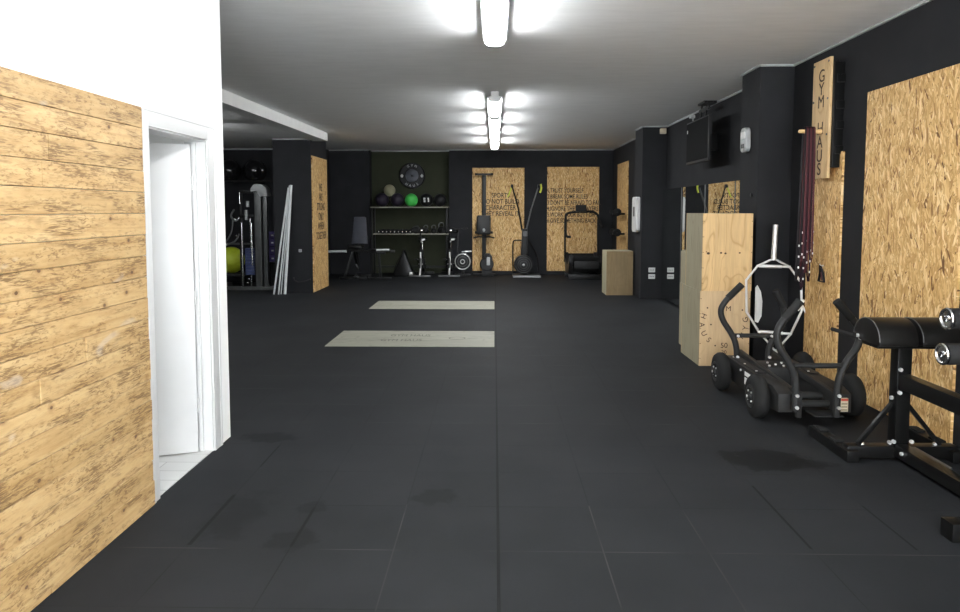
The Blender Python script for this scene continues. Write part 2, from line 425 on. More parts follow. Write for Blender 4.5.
# thin pale bead where black walls meet the ceiling
b = B()
for (x0, x1, y0, y1) in ((XR-.018, XR, YF, 7.42), (2.735, XR, 7.402, 7.42), (2.732, 2.75, 7.402, 7.95), (XR-.018, XR, 7.95, 12.75), (2.645, XR, 12.732, 12.75), (2.642, 2.66, 12.732, 13.4),
                         (2.932, 2.95, 13.4, YB), (-1.14, 2.95, YB-.018, YB), (-4.15, -3.14, YB-.018, YB), (-3.14, -1.14, 17.902, 17.92)):
    box(b, x0, x1, y0, y1, Z1-.020, Z1)
box(b, -6.5, -4.29, 15.58, 15.6, 2.955, 2.99); box(b, -4.29, -3.55, 13.53, 13.55, 2.97, 2.99)
struct('trim_2', b, 'grey_plastic')
b = B(); box(b, 2.96, 3.06, 12.66, 12.75, 2.98, 3.07); tag(mk('junction_box', b, 'sticker', None, .006), 'beige junction box where the far right pillar meets the ceiling', 'junction box')

# door in the left wall
b = B()
box(b, XL-.002, XL+.012, 3.725, 3.80, 0, 2.175); box(b, XL-.002, XL+.012, 4.585, 4.70, 0, 2.175); box(b, XL-.002, XL+.012, 3.80, 4.585, 2.075, 2.175)
box(b, XL, XL+.018, 3.725, 3.745, 0, 2.20); box(b, XL, XL+.016, 4.685, 4.705, 0, 2.175); box(b, XL, XL+.016, 3.745, 4.705, 2.158, 2.178)
box(b, -2.03, XL, 3.79, 3.815, 0, 2.085); box(b, -2.03, XL, 4.575, 4.60, 0, 2.085); box(b, -2.03, XL, 3.815, 4.575, 2.065, 2.085)
box(b, -1.975, -1.95, 4.555, 4.575, 0, 2.065)
struct('trim_3', b, 'white_gloss', .003)
dr = bpy.data.objects.new('door_1', None); C.objects.link(dr); dr.location = (-1.985, 4.565, 0); dr['kind'] = 'structure'
dr.rotation_euler = (0, 0, R(21))
def local(bm, o): bm.transform(chain(o)); return bm
b = B(); box(b, -.74, 0, -.04, 0, .012, 2.045); mk('door_leaf', local(b, dr), 'white_gloss', dr, .003)
for z in (.28, 1.0, 1.75):
    b = B(); cyl(b, (.006, -.036, z), (.006, -.036, z+.09), .008, 10); mk('hinge', local(b, dr), 'zinc', dr)
b = B(); lathe(b, (-.68, -.04, 1.02), (0,-1,0), [(0,.026),(.008,.026),(.009,.01),(.05,.01)], 16); tube(b, [(-.68,-.085,1.02),(-.60,-.09,1.02),(-.56,-.088,1.02)], .009, 8); mk('door_handle', local(b, dr), 'zinc', dr)
t = thing('added_room_lamp', 'added unseen round lamp lighting the small white room behind the door', 'lamp', (-2.6, 3.55, 2.55))  # unseen lamp added to brighten the side room and door leaf
b = B(); lathe(b, (-2.6, 3.55, 2.55), (0,0,-1), [(0,.15),(.03,.15)]); mk('base', b, 'white_gloss', t)
b = B(); lathe(b, (-2.6, 3.55, 2.52), (0,0,-1), [(0,.135),(.03,.12),(.055,.08),(.065,.02)]); mk('diffuser', b, 'tube_small', t)

# wood cladding of the left wall: boards with real joints
b = B(); random.seed(3)
pitch = .1125; y_end = 3.722
for i in range(-1, 19):
    z0 = .0275 + i*pitch if i >= 0 else .003
    z1 = .0275 + (i+1)*pitch - .0025
    y = YF; first = True
    while y < y_end:
        L = random.uniform(1.4, 3.2) if not first else random.uniform(3, 6.8)
        first = False
        e = min(y+L, y_end - random.uniform(0, .012))
        if y_end - e < .35: e = y_end - random.uniform(0, .012)
        th = .020 + random.uniform(0, .004)
        box(b, XL-.001, XL+th, y, e-.002, z0, z1); y = e
        if y_end - y < .05: break
tag(mk('plank_cladding', b, 'planks', None, .0018, seg=1), 'wide cladding of pale scorched pine planks on the white left wall', 'wood cladding')

# ------------------------------------------------------------------ ceiling lights
def light_fixture(y0, L, label):
    y0 += .08; L -= .16
    t = thing('ceiling_light', label, 'ceiling light', (0, y0, Z1), 0, 'row of tube lights along the ceiling')
    b = B(); prism(b, [(-.05,Z1),(-.05,Z1-.06),(-.098,Z1-.068),(-.098,Z1-.077),(.098,Z1-.077),(.098,Z1-.068),(.05,Z1-.06),(.05,Z1)], 1, y0-.07, y0+L+.07); mk('housing', b, 'white_gloss', t, .004)
    b = B(); prof = [(-.078,Z1-.076),(-.080,Z1-.112),(-.062,Z1-.130),(-.03,Z1-.138),(.03,Z1-.138),(.062,Z1-.130),(.080,Z1-.112),(.078,Z1-.076)]
    zc = Z1-.08; rs = []
    for yy, s in ((y0,.62),(y0+.03,.9),(y0+.07,1),(y0+L-.07,1),(y0+L-.03,.9),(y0+L,.62)):
        rs.append([(a*s, yy, zc+(c-zc)*(s if s < 1 else 1)) for a, c in prof])
    rings(b, rs); mk('diffuser', b, 'tube', t)
    for ya, yb in ((y0-.075, y0-.002), (y0+L+.002, y0+L+.075)):
        b = B(); prism(b, [(-.08,Z1-.07),(-.08,Z1-.108),(-.05,Z1-.125),(.05,Z1-.125),(.08,Z1-.108),(.08,Z1-.07)], 1, ya, yb); mk('end_cap', b, 'white_gloss', t, .006)
    for yy in (y0+.25, y0+.75, y0+L-.25):
        for sx in (-1, 1):
            b = B(); box(b, sx*.083-.006, sx*.083+.006, yy-.02, yy+.02, Z1-.095, Z1-.06); mk('clip', b, 'grey_metal', t)
    return t
light_fixture(4.56, 1.52, 'nearest lit tube light, cut by the top edge of the photo')
light_fixture(9.0, 1.52, 'lit tube light nearest in the far group of four')
light_fixture(10.82, 1.52, 'second lit tube light of the far group of four')
light_fixture(12.64, 1.52, 'third lit tube light of the far group of four')
light_fixture(14.46, 1.52, 'lit tube light of the far group closest to the back wall')
light_fixture(2.3, 1.52, 'added unseen tube light on the ceiling just above the viewer')  # out of view, added to light the near part of the room
light_fixture(.2, 1.52, 'added unseen tube light on the ceiling behind the viewer')  # another unseen tube, added as extra light from behind
o_ = light_fixture(9.6, 1.52, 'added unseen tube light on the lower ceiling of the left alcove'); o_.location = (-4.4, 10.9, 2.99); o_.rotation_euler = (0, 0, PI/2)  # unseen lamp added to brighten the alcove and give the balls highlights
light_fixture(-2.2, 1.52, 'added unseen tube light on the ceiling towards the shopfront')  # last of the unseen tubes added for more room light

# ------------------------------------------------------------------ OSB boards and lettering
def board(x0, x1, y0, y1, z0, z1, mat, label):
    t = thing('osb_board', label, 'osb board', ((x0+x1)/2, (y0+y1)/2, z0))
    b = B(); box(b, x0, x1, y0, y1, z0, z1); mk('panel', b, mat, t, .002, seg=1)
    return t
big = board(XR-.02, XR, 4.70, 5.93, .015, 2.59, 'osb_r', 'large bare OSB board on the right wall behind the padded black machine')
strip = board(XR-.02, XR, 6.31, 6.97, .015, 2.14, 'osb_r', 'narrow OSB board on the right wall below the wooden sign')
b1 = board(-.555, .742, YB-.02, YB, .09, 2.67, 'osb_b', 'OSB board on back wall lettered SPORTS DO NOT BUILD CHARACTER')
b2 = board(1.315, 2.605, YB-.02, YB, .09, 2.69, 'osb_b', 'OSB board on back wall with six lettered rules behind treadmill')
fr = board(2.93, 2.95, 15.55, 16.85, .35, 2.70, 'osb_s', 'OSB board on far right wall above the small plywood box')
pl = board(-3.55, -3.53, 13.57, 14.77, .01, 2.67, 'osb_s', 'OSB board on the side of the left black pillar')
def lettering(par, lines, size, org, right, up, xs, step, mat, align='CENTER', ext=.0012, bold=.0022):
    bs = []
    u = Vector(up)
    for i, s in enumerate(lines):
        if s: bs.append(text_bm(s, size, onto(Vector(org) - u*step*i, right, up), ext, xs, align, bold=bold))
    return mk('lettering', join(bs), mat, par, smooth=False, label='stencilled black lettering')
lettering(b1, ['SPORTS','DO NOT BUILD','CHARACTER','THEY REVEAL IT'], .165, (.15, YB-.0215, 1.98), (1,0,0), (0,0,1), .80, .152, 'ink')
lettering(b2, ['1.TRUST YOURSELF','2.BREAK SOME RULES','3.DON\'T BE AFRAID TO FAIL','4.IGNORE THE NAYSAYERS','5.WORK YOUR BUTT OFF','6.GIVE SOMETHING BACK'], .150, (1.315, YB-.0215, 2.10), (1,0,0), (0,0,1), .70, .150, 'ink', 'LEFT')
lettering(pl, ['WE','ARE','STRONG','ONLY','WHEN','TOGETHER'], .21, (-3.5285, 14.20, 2.07), (0,1,0), (0,0,1), .75, .195, 'ink_brown')

# wooden sign with peg on the right wall
t = thing('wooden_sign', 'upright pine sign board lettered GYM HAUS with a wooden peg', 'sign', (3.0, 6.53, 1.91))
b = B(); box(b, 2.985, 3.012, 6.395, 6.725, 1.91, 2.985); sg = mk('board', b, 'pine', t, .003)
b = B(); box(b, 3.012, XR, 6.36, 6.42, 2.0, 2.93); box(b, 3.012, XR, 6.60, 6.66, 2.0, 2.93)
for z in (2.12, 2.34, 2.52, 2.75): box(b, 3.03, XR, 6.345, 6.60, z, z+.07)
mk('mounting_frame', b, 'satin_black', t, .003)
b = B()
for ch, z in zip('GYMHAUS', (2.835, 2.715, 2.60, 2.36, 2.235, 2.11, 1.99)):
    x = text_bm(ch, .16, onto((2.9845, 6.55, z), (0,-1,0), (0,0,1)), .0012, 1.05)
    b = join([b, x])
    if ch in 'MS': mk('lettering', b, 'ink_brown', t, smooth=False, label='burnt black letters'); b = B()
b.free(); b = B()
for (y, z) in ((6.70,2.95),(6.42,2.95),(6.70,2.62),(6.42,2.62),(6.70,2.30),(6.42,2.30)): cyl(b, (2.98,y,z), (2.99,y,z), .010, 10)
mk_split('screw', b, 'grey_metal', t)
b = B(); lathe(b, (2.985, 6.53, 2.335), (-1,0,.015), [(0,.026),(.02,.026),(.03,.021),(.085,.020),(.088,.024),(.10,.024),(.103,.018),(.195,.017),(.205,.012)], 18); mk('peg', b, 'pegwood', t)

# resistance bands hanging over the peg
def band(x, zl, col, lean, label):
    t = thing('resistance_band', label, 'resistance band', (x, 6.53, zl), 0, 'resistance bands hung on the wooden peg')
    zt = 2.352; r = .026
    top = [(x, 6.53 + r*math.cos(PI*k/8), zt + r*math.sin(PI*k/8)) for k in range(9)]
    left = [(x+lean*.2, 6.53-r-.006, 2.1), (x+lean*.5, 6.53-.034, 1.7), (x+lean, 6.53-.030, 1.25), (x+lean*1.6, 6.53-.022, zl+.05)]
    bot = [(x+lean*1.7, 6.53, zl)]
    right = [(x+lean*1.5, 6.53+.022, zl+.05), (x+lean, 6.53+.032, 1.25), (x+lean*.5, 6.53+.034, 1.7), (x+lean*.2, 6.53+r+.006, 2.1)]
    b = B(); tube(b, top + spl(left, 4) + bot + spl(right, 4), .0038, 8, True, 2.3); mk('loop', b, col, t)
    for k in range(3):
        b = B(); box(b, x+lean*1.4-.006, x+lean*1.4+.005, 6.53-.033, 6.53-.0255, zl+.06+k*.10+(x*997 % .06), zl+.078+k*.10+(x*997 % .06)); mk('print', b, 'white_ink', t)
    return t
for x, zl, col, lean, lab in ((2.836,.97,'band_black',-.022,'black resistance band hanging nearest the tip of the wooden peg'), (2.852,1.10,'band_red',-.012,'dark red resistance band second from the peg tip'),
        (2.868,.88,'band_plum',-.012,'longest plum resistance band, third from the peg tip'), (2.884,1.04,'band_red',-.002,'dark red resistance band fourth from the peg tip'),
        (2.900,.96,'band_plum',.006,'plum resistance band fifth from the peg tip'), (2.916,1.14,'band_red',.010,'dark red resistance band nearest the sign board')):
    band(x, zl, col, lean, lab)

# little strap on a hook of the narrow board
t = thing('strap_handle', 'small black and red strap on a hook of the narrow OSB board', 'strap', (XR-.03, 6.60, .95))
b = B(); tube(b, [(XR-.02,6.60,1.10),(XR-.045,6.60,1.10),(XR-.055,6.60,1.115)], .006, 8); mk('hook', b, 'bolt', t)
b = B(); tube(b, [(XR-.05,6.60,1.105),(XR-.035,6.57,1.03),(XR-.035,6.545,.95),(XR-.035,6.655,.95),(XR-.035,6.63,1.03)], .012, 8, True, .5); mk('webbing', b, 'band_black', t)
b = B(); tube(b, [(XR-.048,6.585,1.04),(XR-.045,6.565,.97)], .012, 8, False, .5); mk('stripe', b, 'band_red', t)

# ------------------------------------------------------------------ mirror panels on the right wall
for i, (y0, y1, lab) in enumerate(((11.44, 12.72, 'tall frameless mirror panel next to the far right pillar'), (10.18, 11.435, 'tall mirror panel in the middle below the television'),
                                   (8.92, 10.175, 'tall mirror panel behind the stacked plywood boxes'), (7.96, 8.915, 'tall mirror panel beside the near right pillar'))):
    t = thing('mirror', lab, 'mirror', (XR, (y0+y1)/2, .05), 0, 'mirror panels on the right wall')
    b = B(); box(b, 3.036, XR, y0+.004, y1-.004, .05, 1.98); mk('backing', b, 'black_steel', t)
    b = B(); box(b, 3.03, 3.036, y0, y1, .045, 1.985); mk('pane', b, 'mirror', t)
    b = B(); box(b, 3.024, 3.031, y0-.006, y0+.006, .045, 1.985); mk('edge_strip', b, 'grey_metal', t)

# television on its bracket
t = thing('television', 'black flat television on a ceiling bracket, right wall above the mirrors', 'television', (2.85, 9.95, 2.28))
b = B(); box(b, 2.83, 2.875, 9.42, 10.48, 2.28, 2.885); box(b, 2.875, 2.93, 9.6, 10.3, 2.36, 2.75); mk('housing', b, 'dark_plastic', t, .006)
b = B(); box(b, 2.826, 2.832, 9.44, 10.46, 2.315, 2.865); mk('screen', b, 'screen', t)
b = B(); box(b, 2.93, XR, 9.88, 10.02, 2.45, 2.68); bar(b, (2.90,9.85,2.75), (2.93,9.85,3.10), .035, .02); bar(b, (2.90,10.08,2.75), (2.93,10.08,3.10), .035, .02); bar(b, (2.93,9.75,3.02), (2.93,10.18,3.02), .03, .05); box(b, 2.88, 3.05, 9.80, 10.12, 3.09, Z1)
mk('bracket', b, 'black_steel', t)
b = B(); box(b, 2.824, 2.834, 10.40, 10.44, 2.73, 2.775); mk('sticker', b, 'white_ink', t)
b = B(); box(b, 2.80, 2.86, 10.16, 10.26, 2.93, 2.97); bar(b, (2.84,10.2,2.89), (2.84,10.2,2.93), .02, .02); mk('webcam', b, 'grey_plastic', t, .004)

# interval timer on the near pillar
t = thing('interval_timer', 'silver rounded timer clock on the near right black pillar', 'timer', (2.75, 7.74, 2.25))
b = B(); prism(b, rrect(7.645, 7.835, 2.245, 2.51, .07), 0, 2.70, 2.752); mk('case', b, 'grey_plastic', t, .01)
b = B(); prism(b, rrect(7.675, 7.81, 2.39, 2.465, .015), 0, 2.696, 2.702); mk('display', b, 'white_ink', t)
b = B(); prism(b, rrect(7.70, 7.79, 2.29, 2.335, .008), 0, 2.696, 2.702); mk('keypad', b, 'dark_plastic', t)
b = B(); cyl(b, (2.756,7.57,1.78), (2.735,7.57,1.78), .022, 14); tag(mk('light_switch', b, 'dark_plastic'), 'small round dark knob on the near right pillar', 'knob')

# white panel, sockets on the far right pillar
t = thing('soap_dispenser', 'tall white rounded dispenser on the side of far right pillar', 'dispenser', (2.66, 13.1, 1.2))
b = B(); prism(b, rrect(12.86, 13.26, 1.215, 1.86, .07), 0, 2.585, 2.665); mk('case', b, 'white_gloss', t, .012)
b = B(); prism(b, rrect(13.02, 13.12, 1.50, 1.68, .02), 0, 2.58, 2.588); mk('window', b, 'dark_plastic', t)
t = thing('wall_socket', 'white double socket low on the front of far right pillar', 'socket', (2.86, 12.75, .38))
for z in (.37, .49):
    b = B(); prism(b, rrect(2.80, 2.92, z, z+.085, .01), 1, 12.735, 12.752); mk('cover_plate', b, 'white_gloss', t, .003)
    b = B(); 
    for x in (2.832, 2.86, 2.888): cyl(b, (x, 12.7345, z+.042), (x, 12.74, z+.042), .008, 8)
    mk_split('outlet', b, 'dark_plastic', t)

# dumbbell pegs on the far board
for (z, lab) in ((1.57, 'upper black dumbbell held by a bracket on the far OSB board'), (1.12, 'lower black dumbbell held by a bracket on the far OSB board')):
    t = thing('dumbbell', lab, 'dumbbell', (2.8, 16.0, z), 0, 'dumbbells on the far right board')
    b = B(); cyl(b, (2.72, 15.55, z), (2.72, 16.2, z), .018, 10); mk('bar', b, 'black_steel', t)
    for y in (15.62, 16.1):
        b = B(); cyl(b, (2.72, y-.06, z), (2.72, y+.06, z), .085, 16); mk('weight', b, 'rubber', t, .008)
    b = B(); box(b, 2.66, 2.93, 15.82, 15.86, z-.06, z-.015); mk('bracket', b, 'black_steel', t)

# ------------------------------------------------------------------ plywood boxes
def plyo(name, label, x0, x1, y0, y1, z0, z1, face, side, marks=True):
    t = thing(name, label, 'plyo box', ((x0+x1)/2, (y0+y1)/2, z0), 0, 'plywood jump boxes')
    th = .018
    b = B(); box(b, x0, x1, y0, y0+th, z0, z1); mk('front_panel', b, face, t, .002, seg=1)
    b = B(); box(b, x0, x1, y1-th, y1, z0, z1); mk('back_panel', b, face, t, .002, seg=1)
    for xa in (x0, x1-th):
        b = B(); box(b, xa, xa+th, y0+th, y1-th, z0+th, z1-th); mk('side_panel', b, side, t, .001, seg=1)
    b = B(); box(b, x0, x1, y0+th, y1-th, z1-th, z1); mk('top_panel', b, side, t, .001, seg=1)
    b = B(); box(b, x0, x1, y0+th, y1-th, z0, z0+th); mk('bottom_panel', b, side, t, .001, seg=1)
    b = B()
    for i in range(5):
        z = z0 + .08 + (z1-z0-.16)*i/4
        cyl(b, (x0-.001, y0+.009, z), (x0+.002, y0+.009, z), .005, 8)
        for xx in (x0+.009, x1-.009): cyl(b, (xx, y0-.001, z), (xx, y0+.002, z), .0045, 8)
    mk_split('screw', b, 'ink_brown', t)
    return t
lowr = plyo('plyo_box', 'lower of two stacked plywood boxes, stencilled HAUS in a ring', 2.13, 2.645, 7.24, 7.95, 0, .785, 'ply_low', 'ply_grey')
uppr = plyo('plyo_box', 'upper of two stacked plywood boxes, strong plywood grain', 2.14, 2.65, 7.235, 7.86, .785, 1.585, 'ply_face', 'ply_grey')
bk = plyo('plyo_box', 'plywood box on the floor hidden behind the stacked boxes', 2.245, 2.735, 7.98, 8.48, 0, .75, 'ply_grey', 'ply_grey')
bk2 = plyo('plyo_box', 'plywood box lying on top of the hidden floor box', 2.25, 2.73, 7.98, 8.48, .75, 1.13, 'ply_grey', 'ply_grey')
far = plyo('plyo_box', 'small plywood box at the far wall below dumbbell brackets', 2.13, 2.63, 13.30, 13.85, 0, .84, 'ply_small', 'ply_grey')
b = B(); cyl(b, (2.19,13.29,.52), (2.19,13.301,.52), .001, 6); b.free()
# knot holes on the upper box face, handle slots
b = B()
for (x, z, r) in ((2.20,1.175,.016),(2.33,1.18,.012),(2.375,1.175,.012),(2.52,1.18,.010),(2.18,1.19,.007)): ball(b, (x,7.2345,z), r, (1,.12,.8), 12)
mk_split('knot', b, 'ink_brown', uppr)
bs = []
cx, cz = 2.375, .44
for ch, a in zip('HAUS', (158, 182, 206, 228)):
    rr = .225; p = (cx + rr*math.cos(R(a)), 7.239, cz + rr*math.sin(R(a)))
    bs.append(text_bm(ch, .078, onto(p, (math.cos(R(a+90)), 0, math.sin(R(a+90))), (-math.cos(R(a)), 0, -math.sin(R(a)))), .0012))
for ch, a in zip('GYM', (12, -10, -32)):
    rr = .23; p = (cx + rr*math.cos(R(a)), 7.239, cz + rr*math.sin(R(a)))
    bs.append(text_bm(ch, .078, onto(p, (math.cos(R(a+90)), 0, math.sin(R(a+90))), (-math.cos(R(a)), 0, -math.sin(R(a)))), .0012))
for a in (135, 250, 38, -60, 182):
    k = B(); rr = .24 if a != 182 else .13; cyl(k, (cx+rr*math.cos(R(a)), 7.238, cz+rr*math.sin(R(a))), (cx+rr*math.cos(R(a)), 7.241, cz+rr*math.sin(R(a))), .009, 6); bs.append(k)
bs.append(text_bm('50', .075, onto((2.385, 7.239, .215), (1,0,0), (0,0,1)), .0012)); bs.append(text_bm('20', .055, onto((2.385, 7.239, .145), (1,0,0), (0,0,1)), .0012))
bs.append(text_bm('M', .075, onto((2.42, 7.239, .60), (1,0,0), (0,0,1)), .0012))
mk('lettering', join(bs), 'ink_brown', lowr, smooth=False, label='stencilled ring of letters')

# white plate on the near pillar
b = B(); prism(b, [(2.757,.44),(2.755,.80),(2.775,.83),(2.812,.76),(2.83,.66),(2.825,.50),(2.79,.43)], 1, 7.40, 7.421); tag(mk('white_plate', b, 'white', None, .004), 'narrow white plate on the near pillar beside the stacked boxes', 'plate')

# ------------------------------------------------------------------ hex bar leaning in the corner
t = thing('hex_bar', 'silver hexagonal trap bar standing upright behind the black push cart', 'barbell', (2.80, 7.05, 0))
def hp(px, z): # horizontal place along the bar 0..1, height
    x = 2.59 + px*.465; y = 7.19 - px*.22 + .12*(z-.6); return (x, y, z)
rr = .0125
b = B(); hexa = [hp(.52,1.13), hp(.22,1.05), hp(0,.90), hp(0,.575), hp(.22,.385), hp(.52,.20), hp(.80,.385), hp(1,.62), hp(1,.90), hp(.80,1.05)]
tube(b, hexa, rr, 10, True); mk('frame', b, 'zinc', t)
for z in (1.05, .385):
    b = B(); cyl(b, hp(.20,z), hp(.82,z), rr); cyl(b, hp(.24,z), hp(.66,z), .018); mk('grip', b, 'zinc', t)
b = B(); cyl(b, hp(.515,1.11), hp(.565,1.47), .026); mk('sleeve', b, 'zinc', t)
b = B(); cyl(b, hp(.515,.22), hp(.50,.0), .026); mk('sleeve', b, 'zinc', t)
b = B(); cyl(b, hp(.93,.62), hp(1.05,.73), .012); cyl(b, hp(.98,.70), hp(1.10,.58), .012); mk('collar_hook', b, 'white_ink', t)

# ------------------------------------------------------------------ push cart (four wheels)
t = thing('push_cart', 'black four wheeled push cart with curved handles beside plywood boxes', 'sled', (2.42, 5.8, 0))
def wheel(x, y, side):
    r = .17
    b = B(); lathe(b, (x-.055, y, r), (1,0,0), [(0,.085),(.002,.125),(.012,.152),(.035,.168),(.055,.17),(.075,.168),(.098,.152),(.108,.125),(.11,.085)], 36); w = mk('wheel', b, 'rubber', t)
    b = B(); lathe(b, (x+side*.048, y, r), (side,0,0), [(0,.092),(.010,.090),(.012,.07),(.004,.06),(.006,.036),(.02,.032),(.022,.018),(.03,.016)], 24); h = mk('hub', b, 'sled_grey', w)
    b = B()
    for k in range(4): a = PI/4 + k*PI/2; bolt(b, (x+side*.054, y+.048*math.cos(a), r+.048*math.sin(a)), (side,0,0), .008, .008)
    bolt(b, (x+side*.07, y, r), (side,0,0), .012, .012); mk_split('wheel_bolt', b, 'bolt', w)
wheel(2.055, 5.43, -1); wheel(2.80, 5.47, 1); wheel(2.045, 6.27, -1); wheel(2.80, 6.32, 1)
b = B(); cyl(b, (2.05,5.44,.17), (2.80,5.46,.17), .028); mk('axle', b, 'sled_grey', t)
b = B(); cyl(b, (2.05,6.27,.17), (2.80,6.32,.17), .028); mk('axle', b, 'sled_grey', t)
for (x0, x1, lab) in ((2.135, 2.25, 'l'), (2.56, 2.68, 'r')):
    b = B(); prism(b, [(5.22,.10),(5.22,.24),(5.35,.275),(6.42,.285),(6.48,.25),(6.46,.12),(6.2,.085),(5.5,.085)], 0, x0, x1); mk('side_rail', b, 'sled_grey', t, .008)
    b = B(); box(b, x0+.02, x1-.02, 5.7, 6.34, .283, .292); mk('rail_cover', b, 'dark_plastic', t, .003)
    b = B()
    for y in (5.75, 6.02, 6.30): bolt(b, (x0+.03, y, .29), (0,0,1), .010, .008)
    for (y, z) in ((5.62,.25),(6.02,.24),(6.36,.2)): bolt(b, ((x0 if lab == 'l' else x1), y, z), (-1 if lab == 'l' else 1,0,0), .010, .010)
    mk_split('rail_bolt', b, 'bolt', t)
for x in (2.265, 2.545):
    b = B(); bar(b, (x,5.18,.235), (x,6.44,.31), .035, .055); mk('spar', b, 'sled_grey', t, .006)
    b = B(); box(b, x-.019, x+.019, 5.155, 5.19, .08, .275); mk('end_plate', b, 'sled_grey', t, .004)
b = B(); box(b, 2.285, 2.525, 5.86, 6.14, .13, .30); mk('resistance_unit', b, 'sled_grey', t, .012)
b = B()
for (x,y) in ((2.33,5.90),(2.36,6.02),(2.45,5.90),(2.48,6.02),(2.40,5.95)): bolt(b, (x,y,.30), (0,0,1), .011, .012)
mk_split('unit_bolt', b, 'bolt', t)
for y, z in ((5.33,.14),(5.62,.13),(6.36,.2)):
    b = B(); cyl(b, (2.25,y,z), (2.56,y,z), .026); mk('cross_tube', b, 'sled_grey', t)
b = B(); box(b, 2.40, 2.62, 5.20, 5.36, .070, .080); mk('lower_plate', b, 'sled_grey', t, .003)
def handle(xc, y, s, zs, dxs, name='handle'):
    pts = [(xc - s*dx, y, z) for z, dx in zip(zs, dxs)]
    b = B(); tube(b, spl(pts, 6), .0265, 14); h = mk(name, b, 'sled_grey', t)
    p0, p1 = Vector(pts[-2]), Vector(pts[-1]); d = (p1-p0).normalized()
    b = B(); cyl(b, p1 - d*.17, p1 + d*.004, .0305, 16); mk('hand_grip', b, 'grip', h)
    b = B()
    for z in (zs[0]+.03, zs[0]+.12): bolt(b, (xc, y-.026, z), (0,-1,0), .013, .014)
    mk_split('handle_bolt', b, 'bolt', h)
zn = (.13,.30,.40,.50,.60,.69,.77,.85,.95); dn = (0,0,.015,.06,.125,.15,.13,.07,-.01)
handle(2.238, 5.165, 1, zn, dn); handle(2.545, 5.165, -1, zn, (0,0,.015,.06,.125,.15,.125,.06,-.03))
zf = (.18, .34, .44, .52, .62, .70, .765, .85, .95); df = (0, 0, .02, .06, .125, .15, .135, .07, -.03)
handle(2.19, 6.30, 1, zf, df); handle(2.475, 6.30, -1, (.18,.34,.42,.50,.58,.66,.74,.82,.90), (0,0,.02,.06,.11,.13,.12,.09,.05))
b = B(); cyl(b, (2.215,5.165,.47), (2.57,5.165,.47), .02); mk('cross_bar', b, 'sled_grey', t)
b = B(); cyl(b, (2.165,6.30,.49), (2.50,6.30,.49), .02); cb = mk('cross_bar', b, 'sled_grey', t)
b = B(); bolt(b, (2.19,6.275,.49), (0,-1,0), .012, .012); bolt(b, (2.49,6.275,.49), (0,-1,0), .012, .012); mk_split('bar_bolt', b, 'bolt', t)
b = B(); box(b, 2.59, 2.645, 5.20, 5.222, .115, .215); st = mk('warning_label', b, 'sticker', t, label='beige warning label with a red heading')
b = B(); box(b, 2.592, 2.643, 5.198, 5.201, .196, .213)
mk_split('label_print', b, 'red_ink', st)
b = B()
for z in (.125,.148,.171): box(b, 2.595, 2.64, 5.1985, 5.201, z, z+.006)
mk_split('label_print', b, 'ink', st)
b = B(); box(b, 2.133, 2.136, 5.80, 5.93, .215, .25); box(b, 2.133, 2.136, 5.87, 5.93, .14, .20); mk('maker_label', b, 'white_ink', t, label='pale sticker on the side rail')

# ------------------------------------------------------------------ hyperextension bench at the right edge
t = thing('hyperextension_bench', 'black steel back extension bench with half round pads at right edge', 'gym bench', (2.63, 4.1, 0))
mt = 'satin_black'
b = B(); box(b, 2.29, 3.0, 4.485, 4.565, .015, .095); mk('base_bar', b, mt, t, .006)
for x in (2.265, 2.935):
    b = B(); box(b, x, x+.08, 4.44, 5.0, 0, .075); ft = mk('foot', b, mt, t, .008)
    b = B(); box(b, x+.01, x+.07, 4.62, 4.72, .074, .088); box(b, x+.01, x+.07, 4.84, 4.95, .074, .088); mk_split('foot_pad', b, 'rubber', ft, .004)
b = B(); box(b, 2.585, 2.675, 4.48, 4.57, .05, .77); mk('upright', b, mt, t, .006)
for (x0, x1) in ((2.37, 2.585), (2.90, 2.675)):
    b = B(); bar(b, (x0,4.525,.095), (x1,4.525,.37), .026, .026); mk('brace', b, mt, t, .003)
b = B(); box(b, 2.59, 2.67, 3.30, 4.50, .03, .11); mk('spine', b, mt, t, .006)
b = B(); box(b, 2.67, 2.71, 4.1, 4.47, .03, .10); mk('gusset', b, 'grey_metal', t, .004)
b = B(); box(b, 2.24, 3.0, 3.36, 3.44, 0, .085); mk('base_bar', b, mt, t, .006)
for x in (2.232, 2.93):
    b = B(); box(b, x, x+.085, 3.352, 3.448, 0, .092); mk('rubber_foot', b, 'satin_black', t, .006)
b = B(); box(b, 2.592, 2.668, 3.3, 4.50, .475, .57); mk('top_beam', b, mt, t, .006)
b = B(); box(b, 2.59, 2.67, 3.5, 3.60, .10, 1.12); mk('roller_post', b, mt, t, .006)
b = B()
for p, d in (((2.60,4.478,.60),(0,-1,0)), ((2.60,4.478,.45),(0,-1,0)), ((2.40,4.525,.095),(0,0,1)), ((2.87,4.525,.095),(0,0,1)), ((2.575,4.525,.11),(0,-1,0)), ((2.583,4.525,.405),(-1,0,0)), ((2.575,4.48,.13),(0,-1,0)), ((2.69,4.48,.13),(0,-1,0)), ((2.59,4.40,.075),(-1,0,0))):
    bolt(b, p, d, .013, .012)
mk_split('frame_bolt', b, 'bolt', t)
b = B(); box(b, 2.42, 2.92, 4.42, 4.60, .745, .775); mk('pad_bracket', b, mt, t, .004)
